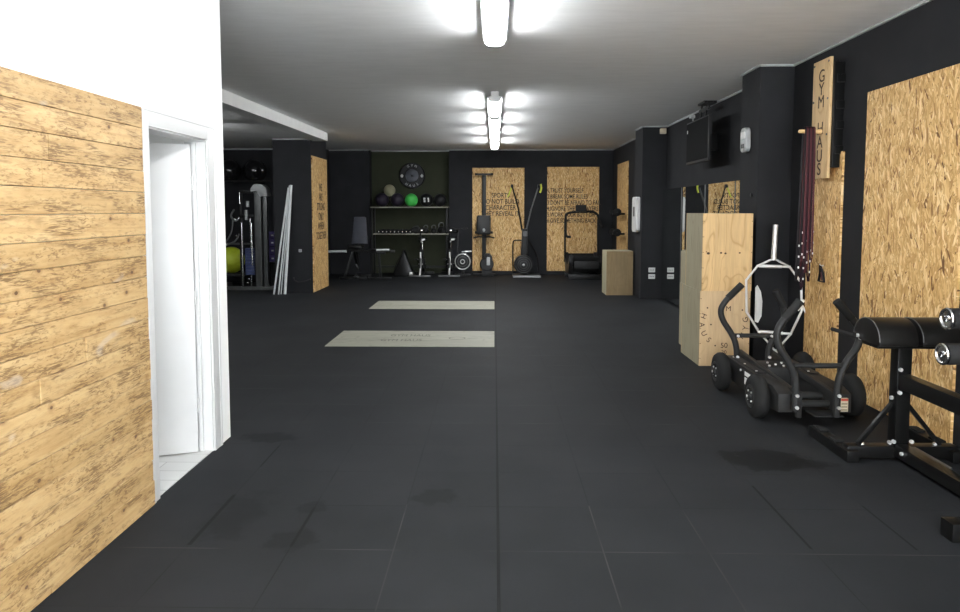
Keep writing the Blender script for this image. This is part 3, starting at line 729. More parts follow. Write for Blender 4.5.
for (x0, x1) in ((2.39, 2.632), (2.658, 2.96)):
    prof = [(4.345,.775),(4.345,.80)] + [(4.505-.16*math.cos(a), .80+.132*math.sin(a)) for a in [PI*k/16 for k in range(1,16)]] + [(4.665,.80),(4.665,.775)]
    b = B(); prism(b, prof, 0, x0, x1); p = mk('pad', b, 'vinyl', t, .008)
    b = B(); arc = [(x0+.002, 4.505-.158*math.cos(a), .80+.131*math.sin(a)) for a in [PI*k/20 for k in range(0,21)]]
    tube(b, arc, .0035, 6); mk('piping', b, 'grey_metal', p)
b = B(); bar(b, (2.37,4.62,.80), (2.45,4.62,.80), .04, .03); mk('grip', b, 'grip', t)
b = B(); cyl(b, (2.40,4.62,.785), (2.46,5.1,.755), .0135); mk('grip', b, 'grip', t)
b = B(); bolt(b, (2.388,4.60,.80), (-1,0,0), .012, .012); bolt(b, (2.40,4.60,.783), (0,-1,0), .011, .01); mk_split('grip_bolt', b, 'bolt', t)
for z, x0 in ((1.07, 2.30), (.888, 2.285)):
    for (xa, xb, s) in ((x0, 2.57, -1), (2.69, 2.96, 1)):
        b = B(); cyl(b, (xa,3.57,z), (xb,3.57,z), .054, 28); rl = mk('roller', b, 'grip', t, .006)
        e = xa if s < 0 else xb
        b = B(); lathe(b, (e,3.57,z), (s,0,0), [(-.004,.054),(.006,.056),(.012,.052),(.012,.044),(.005,.040),(.006,.016),(.018,.014),(.02,.006)], 28); mk('end_cap', b, 'chrome', rl)
    b = B(); cyl(b, (2.5,3.57,z), (2.75,3.57,z), .02); mk('roller_axle', b, 'chrome', t)

# ------------------------------------------------------------------ platform inserts in the floor
t1 = thing('platform_insert', 'near pale plywood strip set in the floor, with faded lettering', 'platform', (-1.0, 8.73, 0), 0, 'plywood strips set in the rubber floor')
b = B(); box(b, -2.02, .0, 8.20, 9.27, -.004, .004); mk('panel', b, 'insert', t1)
bs = []
for i, (s, x, y) in enumerate((('GYM HAUS', -1.08, 8.93), ('GYM HAUS', -1.16, 8.60))):
    bs.append(text_bm(s, .19, onto((x, y, .0042), (1,0,0), (0,1,0)), .0006, .55))
k = B(); pts = [(-.47+.10*math.cos(a), 8.75+.08*math.sin(a), .0045) for a in [2*PI*i/24 for i in range(24)]]; tube(k, pts, .008, 4, True, .2); bs.append(k)
mk('lettering', join(bs), 'ink_grey', t1, smooth=False, label='faded grey lettering')
t2 = thing('platform_insert', 'far plain pale plywood strip set in the rubber floor', 'platform', (-1.03, 11.87, 0), 0, 'plywood strips set in the rubber floor')
b = B(); box(b, -2.06, .0, 11.36, 12.37, -.004, .004); mk('panel', b, 'insert', t2)

# ------------------------------------------------------------------ storage rack with balls and dumbbells
t = thing('storage_rack', 'black rack with two pale wooden shelves in the olive niche', 'rack', (-2.12, 17.55, 0))
for z in (1.70, 1.035):
    b = B(); box(b, -3.08 if z > 1.5 else -3.02, -1.15, 17.32, 17.80, z-.026, z); mk('shelf', b, 'insert', t, .003)
for x in (-3.05, -1.19):
    for y in (17.36, 17.74):
        b = B(); box(b, x-.02, x+.02, y-.02, y+.02, 0, 1.665); mk('post', b, 'black_steel', t, .003)
b = B(); box(b, -3.0, -1.2, 17.72, 17.76, .16, .20); mk('cross_rail', b, 'black_steel', t)
def medball(x, y, z, r, mat, label, seam=True):
    t = thing('medicine_ball', label, 'medicine ball', (x, y, z-r), 0, 'medicine balls on the top shelf')
    b = B(); ball(b, (x,y,z), r); s = mk('shell', b, mat, t)
    b = B()
    for e in (0, PI/2): tube(b, [(x+(r+.0005)*math.cos(a)*math.cos(e+.4), y+(r+.0005)*math.cos(a)*math.sin(e+.4), z+(r+.0005)*math.sin(a)) for a in [2*PI*i/32 for i in range(32)]], .0025, 5, True)
    mk('seam', b, mat, t)
    return t
r_ = .172
medball(-2.81, 17.50, 1.70+r_, r_, 'violet_ball', 'dark violet medicine ball at the left end of top shelf')
medball(-2.43, 17.50, 1.70+r_, r_, 'violet_ball', 'dark violet medicine ball beside the green ball')
medball(-2.62, 17.50, 2.107, .145, 'olive_ball', 'pale beige medicine ball resting on the two dark violet ones')
gb = medball(-2.075, 17.49, 1.70+.163, .163, 'green_ball', 'bright green medicine ball on the top shelf')
b = B(); prism(b, [(-2.0,1.76),(-1.965,1.80),(-1.96,1.92),(-1.98,1.96),(-2.01,1.9)], 1, 17.345, 17.36); b.free()
wb = medball(-1.70, 17.50, 1.70+.168, .168, 'black_ball', 'black medicine ball with white letters right of green one')
medball(-1.36, 17.50, 1.70+.160, .160, 'black_ball', 'plain black medicine ball at right end of top shelf')
b = B(); 
for (dx, dz, w, h) in ((-.035,.03,.05,.05),(-.03,-.03,.045,.05),(.06,.03,.035,.045),(.065,-.02,.03,.06)):
    u = Vector((dx, -math.sqrt(.168**2-dx*dx-dz*dz), dz)); p = Vector((-1.70,17.50,1.868)) + u*1.01
    n = u.normalized(); rt = n.cross(Vector((0,0,1))).normalized()*-1
    m4 = onto(p, (1,0,0) if abs(dx) < .01 else Vector((0,0,1)).cross(n), n.cross(Vector((0,0,1)).cross(n)))
    bmesh.ops.create_cube(b, size=1, matrix=m4 @ Matrix.Diagonal((w, h, .01, 1)))
mk('print', b, 'white_ink', wb, label='white block letters')
b = B(); cyl(b, (-1.29,17.355,1.91), (-1.29,17.365,1.91), .022, 10); b.free()

# dumbbells on the lower shelf: one row, ends facing the room
def dumbbell(x, y, z, r, label, grp):
    t = thing('dumbbell', label, 'dumbbell', (x, y, z), 0, grp)
    b = B(); cyl(b, (x,y-.09,z+r*.87), (x,y+.09,z+r*.87), .015, 10); mk('grip', b, 'chrome', t)
    for s in (-1, 1):
        b = B(); lathe(b, (x, y+s*.06, z+r*.87), (0,s,0), [(0,r*.9),(.01,r),(.065,r),(.075,r*.85)], 6); hd = mk('head', b, 'rubber', t)
        if s < 0:
            b = B(); cyl(b, (x+.008,y-.134,z+r*.95), (x+.008,y-.138,z+r*.95), r*.26, 10); mk('glint_disc', b, 'zinc', hd)  # zinc disc stands in for the grey glint on the front head
    return t
DL = 'black hex dumbbell in the row along the lower rack shelf'
d0 = dumbbell(-2.88, 17.46, 1.035, .05, DL, 'dumbbells on the lower shelf')
for i in range(1, 9): dup(d0, (-2.88+i*.098, 17.46, 1.035))
DB = 'larger black hex dumbbell behind the front row on the lower shelf'
d1 = dumbbell(-2.82, 17.69, 1.035, .058, DB, 'larger dumbbells at the back of the lower shelf')
for i in range(1, 8): dup(d1, (-2.82+i*.118, 17.69, 1.035))
t = thing('weight_plate', 'small round black plate leaning among dumbbells on lower shelf', 'weight plate', (-1.955, 17.40, 1.035))
b = B(); lathe(b, (-1.955,17.40,1.135), (0,-1,.0), [(0,.035),(0,.10),(.03,.10),(.03,.075),(.02,.07),(.02,.035)], 28); mk('disc', b, 'black_steel', t)
b = B(); pts = [(-1.955+.088*math.cos(a), 17.368, 1.135+.088*math.sin(a)) for a in [2*PI*i/28 for i in range(28)]]; tube(b, pts, .004, 5, True); mk('rim', b, 'grey_metal', t)
def kettlebell(x, y, z, s, label):
    t = thing('kettlebell', label, 'kettlebell', (x, y, z), 0, 'kettlebells on the lower shelf')
    b = B(); lathe(b, (x,y,z), (0,0,1), [(0,.05*s),(.01*s,.07*s),(.06*s,.095*s),(.10*s,.09*s),(.145*s,.06*s),(.16*s,.03*s)], 20); mk('bell', b, 'black_steel', t)
    b = B(); tube(b, spl([(x-.045*s,y,z+.13*s),(x-.058*s,y,z+.19*s),(x-.03*s,y,z+.235*s),(x+.03*s,y,z+.235*s),(x+.058*s,y,z+.19*s),(x+.045*s,y,z+.13*s)],4), .014*s, 8); mk('handle', b, 'grey_metal', t)
kettlebell(-1.72, 17.5, 1.035, .85, 'black kettlebell left of the other two on the lower shelf')
kettlebell(-1.52, 17.5, 1.035, .85, 'black kettlebell in the middle of three on the lower shelf')
kettlebell(-1.33, 17.5, 1.035, 1.1, 'largest black kettlebell at right end of the lower shelf')

# big plate on the olive wall
t = thing('wall_plate', 'large black bumper plate with white marks hung on olive wall', 'weight plate', (-2.10, 17.9, 2.18))
P0 = (-2.10, 17.92, 2.49)
b = B(); lathe(b, P0, (0,-1,0), [(0,.33),(.05,.33),(.07,.31),(.07,.20),(.05,.19),(.05,.16)], 48); mk('disc', b, 'black_ball', t)
b = B(); lathe(b, P0, (0,-1,0), [(.04,.17),(.062,.165),(.066,.15),(.066,.03),(.05,.025)], 40); mk('hub', b, 'vinyl_grey', t)
bs = []
for s, aa in (('GYM', (112, 90, 68)), ('HAUS', (237, 259, 281, 303))):
    for ch, a in zip(s, aa):
        p = (P0[0] + .255*math.cos(R(a)), 17.8485, P0[2] + .255*math.sin(R(a)))
        up = (math.cos(R(a)), 0, math.sin(R(a))) if s == 'GYM' else (-math.cos(R(a)), 0, -math.sin(R(a)))
        rt = (math.sin(R(a)), 0, -math.cos(R(a))) if s == 'GYM' else (-math.sin(R(a)), 0, math.cos(R(a)))
        bs.append(text_bm(ch, .085, onto(p, rt, up), .001))
for sx in (-1, 1):
    k = B(); prism(k, [(P0[0]+sx*.255+a, P0[2]+c) for a, c in ((-.04,.0),(0,.045),(.04,0),(.02,-.045),(-.02,-.045))], 1, 17.8475, 17.851); bs.append(k)
mk('lettering', join(bs), 'grey_plastic', t, smooth=False, label='pale lettering and emblems')

# ------------------------------------------------------------------ weight bench with barbell
t = thing('weight_bench', 'black adjustable weight bench with slate backrest in front of rack', 'gym bench', (-3.05, 16.55, 0))
b = B(); m4 = Matrix.Translation((-3.22, 16.72, 1.14)) @ Euler((R(-12),0,0)).to_matrix().to_4x4()
prof = [(-.19,-.33),(.19,-.33),(.13,.32),(-.15,.32)]
k = B(); prism(k, prof, 1, -.035, .035); k.transform(m4); mk('backrest', k, 'vinyl_grey', t, .018)
b = B(); box(b, -3.45, -3.12, 16.30, 16.66, .72, .79); mk('seat', b, 'vinyl', t, .015)
b = B(); bar(b, (-3.3,16.82,.15), (-3.3,16.74,1.1), .06, .06); bar(b, (-3.3,16.3,.7), (-3.3,16.85,.2), .06, .06); bar(b, (-3.45,16.25,.70), (-2.55,16.25,.62), .06, .06)
mk('frame', b, 'black_steel', t, .005)
for (xa, xb) in ((-3.62, -2.98), (-2.95, -2.40)):
    b = B(); box(b, xa, xb, 16.2, 16.26, 0, .06); mk('foot', b, 'black_steel', t, .005)
b = B(); box(b, -3.6, -2.98, 16.82, 16.88, 0, .06); mk('foot', b, 'black_steel', t, .005)
b = B(); bar(b, (-3.5,16.23,.06), (-3.3,16.3,.7), .05, .05); bar(b, (-2.66,16.23,.06), (-2.7,16.25,.63), .05, .05); bar(b, (-3.3,16.23,.04),(-3.3,16.85,.04), .05, .05); mk('leg', b, 'black_steel', t, .004)
b = B(); box(b, -2.95, -2.45, 16.12, 16.40, .655, .71); mk('arm_pad', b, 'vinyl', t, .015)
b = B(); cyl(b, (-2.42,16.22,.66), (-2.32,16.22,.66), .03); mk('knob', b, 'grey_metal', t)
b = B(); bar(b, (-3.22,16.19,.36), (-3.16,16.19,.26), .03, .03); bar(b, (-3.24,16.19,.13),(-3.17,16.19,.06), .03, .03); mk('adjuster', b, 'grey_metal', t)
t = thing('barbell', 'bright steel barbell lying across the weight bench', 'barbell', (-3.2, 16.10, .70))
b = B(); cyl(b, (-4.0,16.09,.66), (-2.44,16.09,.70), .014); mk('shaft', b, 'black_steel', t)
for (xa, za, xb, zb) in ((-4.02,.655,-3.42,.67), (-2.73,.695,-2.43,.70)):
    b = B(); cyl(b, (xa,16.09,za), (xb,16.09,zb), .027); mk('sleeve', b, 'pvc', t)
t = thing('sandbag', 'black wedge shaped bag on the floor beside weight bench', 'bag', (-2.2, 17.0, 0))
b = B(); prism(b, [(-2.47,0),(-1.93,0),(-1.99,.14),(-2.13,.50),(-2.20,.66),(-2.28,.50),(-2.43,.16)], 1, 16.85, 17.15); mk('body', b, 'satin_black', t, .04)
b = B(); box(b, -2.06, -1.97, 16.83, 16.855, .06, .12); mk('tag', b, 'white_ink', t, .004)

# ------------------------------------------------------------------ spin bikes
def spin_bike(x, y, label):
    t = thing('spin_bike', label, 'exercise bike', (x, y, 0), 0, 'spin bikes in front of the rack')
    for yy, w in ((y-.02, .26), (y+.92, .26)):
        b = B(); bar(b, (x-w,yy,.035), (x+w,yy,.035), .07, .05); mk('foot', b, 'grey_metal' if yy < y+.3 else 'black_steel', t, .01)
    b = B(); bar(b, (x,y,.05), (x,y+.9,.05), .06, .06); bar(b, (x,y+.06,.06), (x,y+.28,.70), .06, .08); bar(b, (x,y+.28,.66), (x,y+.62,.34), .06, .08); bar(b, (x,y+.62,.34), (x,y+.90,.06), .06, .06); bar(b, (x,y+.50,.40), (x,y+.66,.66), .055, .06)
    mk('frame', b, 'black_steel', t, .008)
    b = B(); lathe(b, (x-.018,y+.22,.30), (1,0,0), [(0,.06),(0,.215),(.006,.23),(.03,.23),(.036,.215),(.036,.06)], 36); fw = mk('flywheel', b, 'sled_grey', t)
    b = B(); cyl(b, (x-.055,y+.22,.30), (x+.055,y+.22,.30), .03); mk('flywheel_hub', b, 'chrome', fw)
    b = B(); tube(b, [(x,y-.01,.06),(x+.01,y+.05,.34),(x+.005,y+.12,.60)], .022, 10, False); mk('fork', b, 'zinc', t)
    b = B(); box(b, x+.03, x+.07, y+.2, y+.66, .20, .42); mk('chain_guard', b, 'dark_plastic', t, .02)
    b = B(); bar(b, (x,y+.25,.66), (x,y+.16,1.06), .04, .04); mk('handlebar_post', b, 'black_steel', t, .004)
    b = B(); tube(b, spl([(x-.05,y-.12,1.20),(x-.17,y-.10,1.17),(x-.20,y+.06,1.10),(x-.10,y+.15,1.08),(x+.10,y+.15,1.08),(x+.20,y+.06,1.10),(x+.17,y-.10,1.17),(x+.05,y-.12,1.20)],5), .017, 10); hb = mk('handlebar', b, 'grip', t)
    b = B(); box(b, x-.05, x+.05, y+.08, y+.12, 1.09, 1.17); mk('console', b, 'dark_plastic', hb, .008)
    b = B(); box(b, x+.01, x+.07, y+.03, y+.07, 1.10, 1.15); mk('clamp', b, 'chrome', hb, .01)
    b = B(); cyl(b, (x,y+.62,.60), (x,y+.69,.88), .018); mk('seat_post', b, 'chrome', t)
    b = B(); sec = []
    for (yy, w, h) in ((.40,.025,.03),(.46,.035,.035),(.56,.055,.04),(.66,.10,.05),(.74,.125,.055),(.79,.11,.045),(.81,.06,.03)):
        sec.append([(x+w*math.cos(a), y+yy, .90+h*math.sin(a)*(1 if math.sin(a) > 0 else .6)) for a in [2*PI*i/14 for i in range(14)]])
    rings(b, sec); mk('saddle', b, 'vinyl', t)
    b = B(); cyl(b, (x+.05,y-.04,.91), (x+.13,y-.03,.92), .026); bar(b, (x+.04,y+.0,.88), (x+.02,y+.2,.84), .03, .02); mk('resistance_knob', b, 'zinc', t)
    for s in (-1, 1):
        b = B(); bar(b, (x+s*.085,y+.46,.30), (x+s*.085,y+.46+s*.12,.30-s*.11), .02, .03); ck = mk('crank', b, 'chrome', t)
        b = B(); box(b, x+s*.09-(.0 if s > 0 else .09), x+s*.09+(.09 if s > 0 else 0), y+.42+s*.12, y+.50+s*.12, .285-s*.11, .315-s*.11); mk('pedal', b, 'dark_plastic', ck, .004)
    return t
sb = spin_bike(-1.79, 16.72, 'spin bike standing left of the other, before the rack')
s2 = dup(sb, (-1.09, 16.78, 0), 0, 'spin bike standing right, nearer the first lettered OSB board')
# flywheel exerciser next to the bikes
t = thing('fan_trainer', 'low trainer with silver ringed flywheel at right of spin bikes', 'exercise machine', (-.78, 17.1, 0))
b = B(); lathe(b, (-.78,17.15,.36), (0,-1,0), [(0,.05),(0,.21),(.08,.21),(.09,.19),(.09,.05)], 40); fwm = mk('flywheel', b, 'dark_plastic', t)
for rr_, mt_, w in ((.185,'zinc',.014), (.12,'grey_metal',.008), (.05,'zinc',.012)):
    b = B(); tube(b, [(-.78+rr_*math.cos(a), 17.055, .36+rr_*math.sin(a)) for a in [2*PI*i/40 for i in range(40)]], w, 6, True); mk('ring', b, mt_, fwm)
b = B(); box(b, -.98, -.60, 17.08, 17.14, 0, .05); box(b, -.98, -.60, 17.28, 17.34, 0, .05); box(b, -.81, -.75, 17.14, 17.28, .0, .16); mk('base', b, 'black_steel', t, .006)
b = B(); bar(b, (-.80,17.05,.60), (-.56,17.05,.615), .03, .03); bar(b, (-.70,17.08,.56), (-.70,17.05,.61), .02, .02); mk('handle', b, 'zinc', t, .006)
b = B(); bar(b, (-.92,17.18,.04), (-.90,17.18,1.15), .04, .04); bar(b, (-.96,17.18,1.15), (-.66,17.18,1.17), .03, .03); mk('mast', b, 'black_steel', t, .005)

# ------------------------------------------------------------------ rower stored upright
t = thing('rowing_machine', 'black rowing machine stored upright against the first lettered board', 'rowing machine', (-.22, 17.2, 0))
x = -.26
b = B(); bar(b, (x,17.42,.10), (x+.0,17.47,2.50), .085, .10); mk('rail', b, 'black_steel', t, .008)
b = B(); bar(b, (x-.22,17.42,2.50), (x+.22,17.42,2.50), .07, .05); fb = mk('rear_foot', b, 'sled_grey', t, .008)
b = B()
for s in (-1, 1): box(b, x+s*.2-.025, x+s*.2+.025, 17.37, 17.40, 2.475, 2.53)
mk_split('foot_cap', b, 'rubber', fb)
b = B(); prism(b, rrect(x-.18, x+.17, 1.02, 1.49, .05), 1, 17.16, 17.40); mk('seat', b, 'vinyl', t, .03)
b = B(); ball(b, (x,17.155,1.13), .035, (1,.5,1.2), 14); mk('badge', b, 'grey_plastic', t)
b = B(); cyl(b, (x-.22,17.25,1.07), (x+.22,17.25,1.07), .03); mk('seat_roller', b, 'dark_plastic', t)
b = B(); tube(b, spl([(x-.26,17.28,.93),(x-.14,17.26,.96),(x,17.26,.96),(x+.14,17.26,.96),(x+.26,17.28,.93)],4), .018, 10); mk('handle', b, 'grip', t)
b = B(); lathe(b, (x+.07,17.08,.29), (0,1,0), [(0,.10),(.0,.15),(.03,.17),(.26,.17),(.30,.14)], 30); prof = [(-.10,.06),(.14,.06),(.17,.28),(.15,.48),(.08,.55),(-.02,.55),(-.08,.4)]
prism(b, [(x+.05+a, c) for a, c in prof], 1, 17.12, 17.38); mk('flywheel_cage', b, 'dark_plastic', t, .0)
b = B(); prism(b, rrect(x+.07, x+.15, .27, .47, .02), 1, 17.07, 17.13); mk('monitor', b, 'grey_plastic', t, .004)
b = B(); bar(b, (x-.26,17.2,.03), (x+.28,17.2,.03), .07, .06); mk('front_foot', b, 'black_steel', t, .01)
b = B(); bar(b, (x,17.20,.03), (x,17.44,.16), .07, .06); mk('leg', b, 'black_steel', t, .006)

# ------------------------------------------------------------------ ski trainer
t = thing('ski_trainer', 'black ski trainer with two raised poles and yellow handles', 'exercise machine', (.79, 17.0, 0))
cx = .73
b = B(); box(b, .44, 1.12, 16.78, 17.38, 0, .035); box(b, .46, 1.10, 16.80, 17.36, .035, .045); mk('base_plate', b, 'grey_metal', t, .006)
b = B(); box(b, .45, 1.11, 16.77, 16.80, .0, .045); mk('base_edge', b, 'grey_plastic', t, .003)
b = B(); lathe(b, (cx-.02,16.98,.29), (0,1,0), [(0,.06),(.005,.20),(.03,.235),(.22,.235),(.26,.19)], 40); fwc = mk('flywheel_cage', b, 'dark_plastic', t)
for q in (.19,.14,.09):
    b = B(); tube(b, [(cx-.02+q*math.cos(a), 16.978, .29+q*math.sin(a)) for a in [2*PI*i/36 for i in range(36)]], .005, 5, True); mk('cage_ring', b, 'grey_metal', fwc)
b = B(); ball(b, (cx-.02,16.975,.29), .03, (1,.5,1), 12); mk('cage_badge', b, 'zinc', fwc)
b = B(); prism(b, [(cx-.09,.46),(cx+.09,.46),(cx+.075,1.16),(cx-.05,1.16)], 1, 17.10, 17.28); mk('column', b, 'dark_plastic', t, .015)
b = B(); prism(b, rrect(cx-.03, cx+.075, .98, 1.10, .01), 1, 17.06, 17.10); mn = mk('monitor', b, 'grey_metal', t, .004)
for (xt, lab) in ((.43, 1), (1.08, 2)):
    b = B(); tube(b, [(cx+(-.05 if lab == 1 else .045),17.20,1.12), (cx+(xt-cx)*.5,17.23,1.66), (xt,17.26,2.21)], [.022,.018,.018], 10); a = mk('pole', b, 'black_steel' if lab == 1 else 'grey_metal', t)
    b = B(); cyl(b, (xt-.03,17.22,2.20), (xt+.03,17.22,2.20), .045, 14); mk('pulley', b, 'dark_plastic', a)
    b = B()
    if lab == 1: tube(b, spl([(xt-.02,17.19,2.16),(xt-.06,17.18,2.05),(xt-.09,17.18,1.97),(xt-.12,17.18,1.93)],4), .016, 8)
    else: tube(b, spl([(xt+.045,17.19,2.25),(xt+.06,17.18,2.15),(xt+.03,17.18,2.04)],4), .022, 8)
    mk('hand_strap', b, 'yellow', a)
b = B(); tube(b, spl([(.455,17.34,.05),(.455,17.34,.45),(.46,17.34,.80),(.52,17.34,.87),(.70,17.30,.87)],5), .016, 10); mk('side_frame', b, 'black_steel', t)
b = B(); tube(b, [(1.09,17.34,.05),(1.06,17.34,.5),(.80,17.25,.95)], .014, 10); mk('side_frame', b, 'black_steel', t)

# ------------------------------------------------------------------ curved treadmill
t = thing('treadmill', 'black curved manual treadmill in front of the six rules board', 'treadmill', (2.15, 16.75, 0))
x0, x1 = 1.72, 2.52
def deckz(v): return .30 + .26*(2*v-1)**2
N = 16
for xa, xb in ((x0, x0+.09), (x1-.09, x1)):
    b = B(); prism(b, [(16.10+1.1*i/N, deckz(i/N)+.03) for i in range(N+1)] + [(17.2,.40),(17.0,.12),(16.3,.12),(16.10,.40)], 0, xa, xb); mk('side_rail', b, 'dark_plastic', t, .01)
b = B(); prism(b, [(16.10+1.1*i/N, deckz(i/N)) for i in range(N+1)] + [(17.2,.48),(17.0,.18),(16.3,.18),(16.10,.48)], 0, x0+.09, x1-.09); mk('belt', b, 'rubber', t)
for yy in (16.25, 17.05):
    b = B(); box(b, x0, x1, yy-.04, yy+.04, 0, .13); mk('foot', b, 'black_steel', t, .008)
b = B(); box(b, x0+.12, x1-.12, 16.085, 16.10, .28, .44); mk('rear_cover', b, 'sled_grey', t, .006)
for xx in (x0-.0, x1-.0):
    b = B(); tube(b, [(xx,17.05,.36),(xx,17.12,1.0),(xx,17.12,1.40)], .024, 10); mk('upright', b, 'black_steel', t)
b = B(); tube(b, spl([(x0+.10,16.75,.98),(x0-.01,16.80,1.02),(x0,16.95,1.36),(x0+.02,17.08,1.50),(x0+.14,17.12,1.56),(2.12,17.12,1.58),(x1-.14,17.12,1.58),(x1-.02,17.08,1.50),(x1+.0,16.95,1.36),(x1+.05,16.80,1.22),(x1+.08,16.78,1.26)],5), .030, 10); mk('handrail', b, 'grip', t)
b = B(); m4 = Matrix.Translation((2.10,17.08,1.66)) @ Euler((R(-20),0,0)).to_matrix().to_4x4(); k = B(); prism(k, rrect(-.13,.13,-.08,.08,.02), 1, -.03, .03); k.transform(m4); mk('console', k, 'dark_plastic', t, .006)
b = B(); bar(b, (2.10,17.10,1.55), (2.10,17.09,1.64), .06, .04); mk('console_stem', b, 'black_steel', t)

# ------------------------------------------------------------------ left alcove
t = thing('cable_machine', 'grey and black cable machine in the left alcove behind white door', 'gym machine', (-5.0, 14.1, 0))
b = B(); box(b, -5.75, -4.40, 14.02, 14.10, .0, .07); box(b, -5.72, -5.64, 14.1, 14.9, 0, .07); box(b, -4.55, -4.47, 14.1, 14.9, 0, .07); mk('base', b, 'grey_metal', t, .006)
b = B(); box(b, -4.845, -4.71, 14.05, 14.2, .07, 2.02); mk('column', b, 'grey_metal', t, .008)
b = B(); box(b, -4.67, -4.59, 14.05, 14.15, .07, 1.95); mk('column', b, 'grey_metal', t, .008)
b = B(); prof = [(-4.90,1.98),(-4.90,2.05),(-4.84,2.13),(-4.78,2.145),(-4.66,2.13),(-4.58,2.06),(-4.55,1.90),(-4.72,1.89),(-4.78,2.0)]; prism(b, prof, 1, 14.0, 14.26); mk('pulley_cover', b, 'grey_plastic', t, .02)
b = B(); box(b, -5.16, -4.86, 14.06, 14.12, 1.96, 2.01); box(b, -5.16, -4.86, 14.06, 14.12, 1.46, 1.52); box(b, -5.16, -5.10, 14.06, 14.12, .07, 1.98); mk('frame', b, 'black_steel', t, .006)
for xx, z0, z1 in ((-5.13, 1.75, 1.97), (-5.10, .07, 1.36), (-4.90, .50, 1.36)):
    b = B(); cyl(b, (xx,14.03,z0), (xx,14.03,z1), .016, 12); mk('guide_rod', b, 'chrome', t)
b = B()
for k in range(10): box(b, -5.07, -4.88, 14.10, 14.22, .30+k*.055, .30+k*.055+.05)
ws = mk('weight_stack', b, 'blue', t, .006)
b = B(); cyl(b, (-4.97,14.16,.07), (-4.97,14.16,.32), .02); cyl(b, (-4.97,14.16,.85), (-4.97,14.16,1.5), .008); mk('stack_rod', b, 'chrome', t)
b = B(); tube(b, spl([(-5.24,14.02,1.63),(-5.30,14.0,1.50),(-5.22,14.0,1.40),(-5.16,14.02,1.44)],4), .02, 8); tube(b, spl([(-5.26,14.0,1.45),(-5.30,14.0,1.18),(-5.42,13.98,.98),(-5.6,13.97,.90)],5), .016, 8); tube(b, spl([(-5.14,14.0,1.14),(-5.22,13.98,1.0),(-5.38,13.97,.92),(-5.6,13.97,.84)],5), .016, 8); mk('cable_arm', b, 'grey_metal', t)
b = B()
for p in ((-5.22,14.0,1.43),(-5.14,14.0,1.46),(-5.38,13.97,.93),(-5.20,14.0,1.10),(-5.0,14.04,.14),(-4.93,14.04,.16),(-4.98,14.04,.22)): ball(b, p, .022, (1,1,1), 10)
mk_split('joint', b, 'chrome', t)
b = B(); cyl(b, (-5.0,14.03,1.42), (-5.0,14.03,1.62), .03); box(b, -4.99, -4.94, 14.0, 14.05, 1.68, 1.80); mk('pulley', b, 'grey_plastic', t)

for i, (x, lab) in enumerate(((-5.78, 'black gym ball on the wall rack nearest the white door wall'), (-5.22, 'black gym ball on the wall rack above the cable machine'))):
    b = B(); ball(b, (0,0,0), .25); o = tag(mk('gym_ball', b, 'gym_ball'), lab, 'gym ball', 'black gym balls on the alcove rack'); o.location = (x, 15.25, 2.47)
t = thing('ball_rack', 'thin black wall rack carrying gym balls in the left alcove', 'rack', (-5.5, 15.4, 2.2))
for y in (15.10, 15.40):
    b = B(); cyl(b, (-6.4,y,2.245), (-4.4,y,2.245), .012, 8); mk('rail', b, 'sled_grey', t)
for x in (-6.3, -4.5):
    b = B(); box(b, x-.015, x+.015, 15.08, 15.6, 2.21, 2.24); mk('bracket', b, 'sled_grey', t)
t = thing('side_rack', 'low dark rack carrying the lime ball in the alcove', 'rack', (-5.8, 14.9, 0))
b = B(); box(b, -6.3, -5.30, 14.62, 15.25, .22, .26); mk('shelf', b, 'sled_grey', t, .004)
for x in (-6.26, -5.34):
    for y in (14.66, 15.21):
        b = B(); box(b, x-.02, x+.02, y-.02, y+.02, 0, .90 if y > 15 else .22); mk('post', b, 'black_steel', t)
b = B(); box(b, -6.3, -5.30, 15.19, 15.23, .86, .90); mk('rail', b, 'grey_metal', t)
b = B(); ball(b, (0,0,0), .29, (1,1,.98)); o = tag(mk('exercise_ball', b, 'lime'), 'lime green exercise ball on the low rack by the door wall', 'exercise ball'); o.location = (-5.68, 14.95, .26+.284)
# purple bags stacked behind the leaning poles
for k, (z, lab) in enumerate(((0.50, 'purple cushion at the bottom of the stack beside the pillar'), (.67, 'purple cushion second from bottom of the stack beside the pillar'), (.84, 'purple cushion third in the stack beside the pillar'), (1.0, 'purple cushion on top of the stack beside the pillar'))):
    t = thing('cushion', lab, 'cushion', (-4.82, 15.1, z), 0, 'purple cushions beside the pillar')
    b = B(); box(b, -4.96+.01*k, -4.68, 15.0, 15.3, z, z+.155); mk('body', b, 'purple', t, .03)
    b = B(); box(b, -4.82, -4.77, 14.997, 15.003, z+.06, z+.09); mk('tag', b, 'white_ink', t)
t = thing('stool', 'black stool carrying the purple cushions in the alcove', 'stool', (-4.82, 15.15, 0))
b = B(); box(b, -4.98, -4.66, 14.95, 15.35, .44, .50); mk('seat', b, 'black_steel', t, .008)
for x in (-4.95, -4.69):
    for y in (14.98, 15.32):
        b = B(); box(b, x-.015, x+.015, y-.015, y+.015, 0, .44); mk('leg', b, 'black_steel', t)
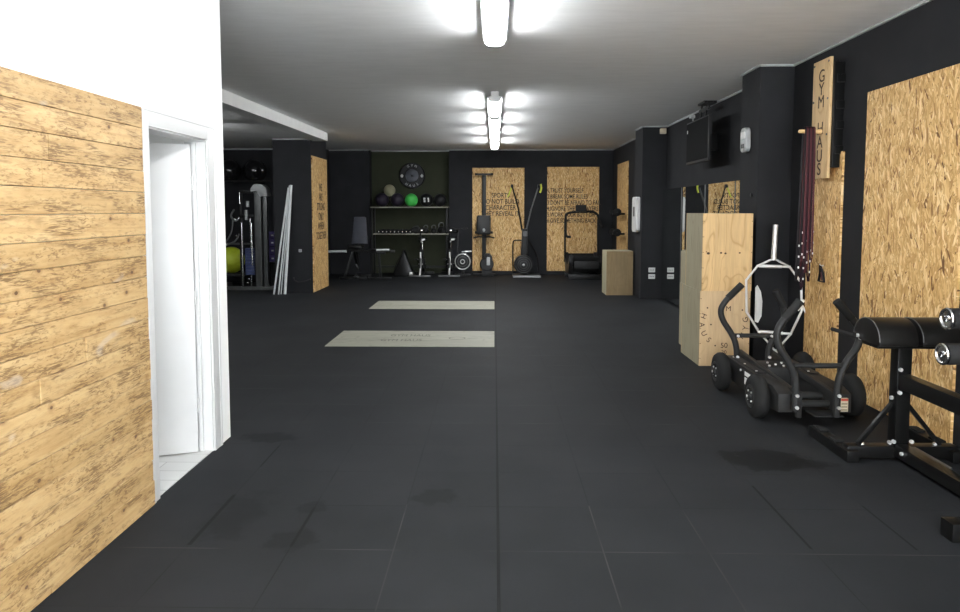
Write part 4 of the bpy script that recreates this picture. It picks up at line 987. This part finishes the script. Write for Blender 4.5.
# white poles leaning on the left pillar
for i, (xb, yb, xt, zt, r, lab) in enumerate(((-4.235, 13.28, -3.988, 2.05, .017, 'thin white pole leaning furthest left on the black pillar'),
                                  (-4.145, 13.28, -3.968, 2.09, .014, 'thin white pole leaning second from left on the black pillar'),
                                  (-4.105, 13.31, -3.955, 2.03, .012, 'thinnest white pole leaning third from left on the black pillar'),
                                  (-4.025, 13.29, -3.935, 2.10, .029, 'thick white pole leaning rightmost on the black pillar'))):
    b = B(); p0 = Vector((xb, yb, r*.2)); p1 = Vector((xt, 13.55-r, zt)); d = (p1-p0).normalized()
    lathe(b, p0, d, [(0,r*.7),(0,r),((p1-p0).length,r),((p1-p0).length,r*.7)], 14)
    tag(recentre(mk('pole', b, 'pvc'), p0), lab, 'pole', 'white poles leaning on the pillar')
b = B(); prism(b, rrect(-3.815, -3.755, .80, .86, .012), 1, 13.535, 13.551); tag(mk('light_switch', b, 'grey_plastic'), 'small pale switch on the front of the left pillar', 'switch')
b = B(); tube(b, spl([(-3.92,13.52,.30),(-3.88,13.50,.24),(-3.80,13.50,.22),(-3.68,13.50,.24),(-3.60,13.52,.27)],5), .010, 8); tube(b, [(-3.92,13.52,.30),(-3.92,13.55,.30)], .008, 8); tube(b, [(-3.60,13.52,.27),(-3.60,13.55,.27)], .008, 8)
tag(mk('cable', b, 'sled_grey'), 'grey cable looped low on the front of the left pillar', 'cable')

# ------------------------------------------------------------------ world, camera
w = bpy.data.worlds.new('daylight'); bpy.context.scene.world = w; w.use_nodes = True
bg = w.node_tree.nodes['Background']; bg.inputs[0].default_value = (.90,.95,1.0,1); bg.inputs[1].default_value = 6.0
cam = bpy.data.cameras.new('camera'); co = bpy.data.objects.new('camera', cam); C.objects.link(co)
cam.sensor_width = 36; cam.lens = 36*700/960; cam.shift_y = -(306-259)/960; cam.clip_start = .05; cam.clip_end = 100
co.location = (0, 0, 1.62)
co.rotation_euler = (PI/2 - math.atan(49/700), 0, math.atan(14.5/700))
sc = bpy.context.scene; sc.camera = co
sc.view_settings.view_transform = 'Standard'; sc.view_settings.look = 'None'; sc.view_settings.exposure = 2.1; sc.view_settings.gamma = 1; sc.view_settings.use_curve_mapping = False
sc.cycles.max_bounces = 8; sc.cycles.diffuse_bounces = 5; sc.cycles.glossy_bounces = 4
sc.cycles.use_denoising = True
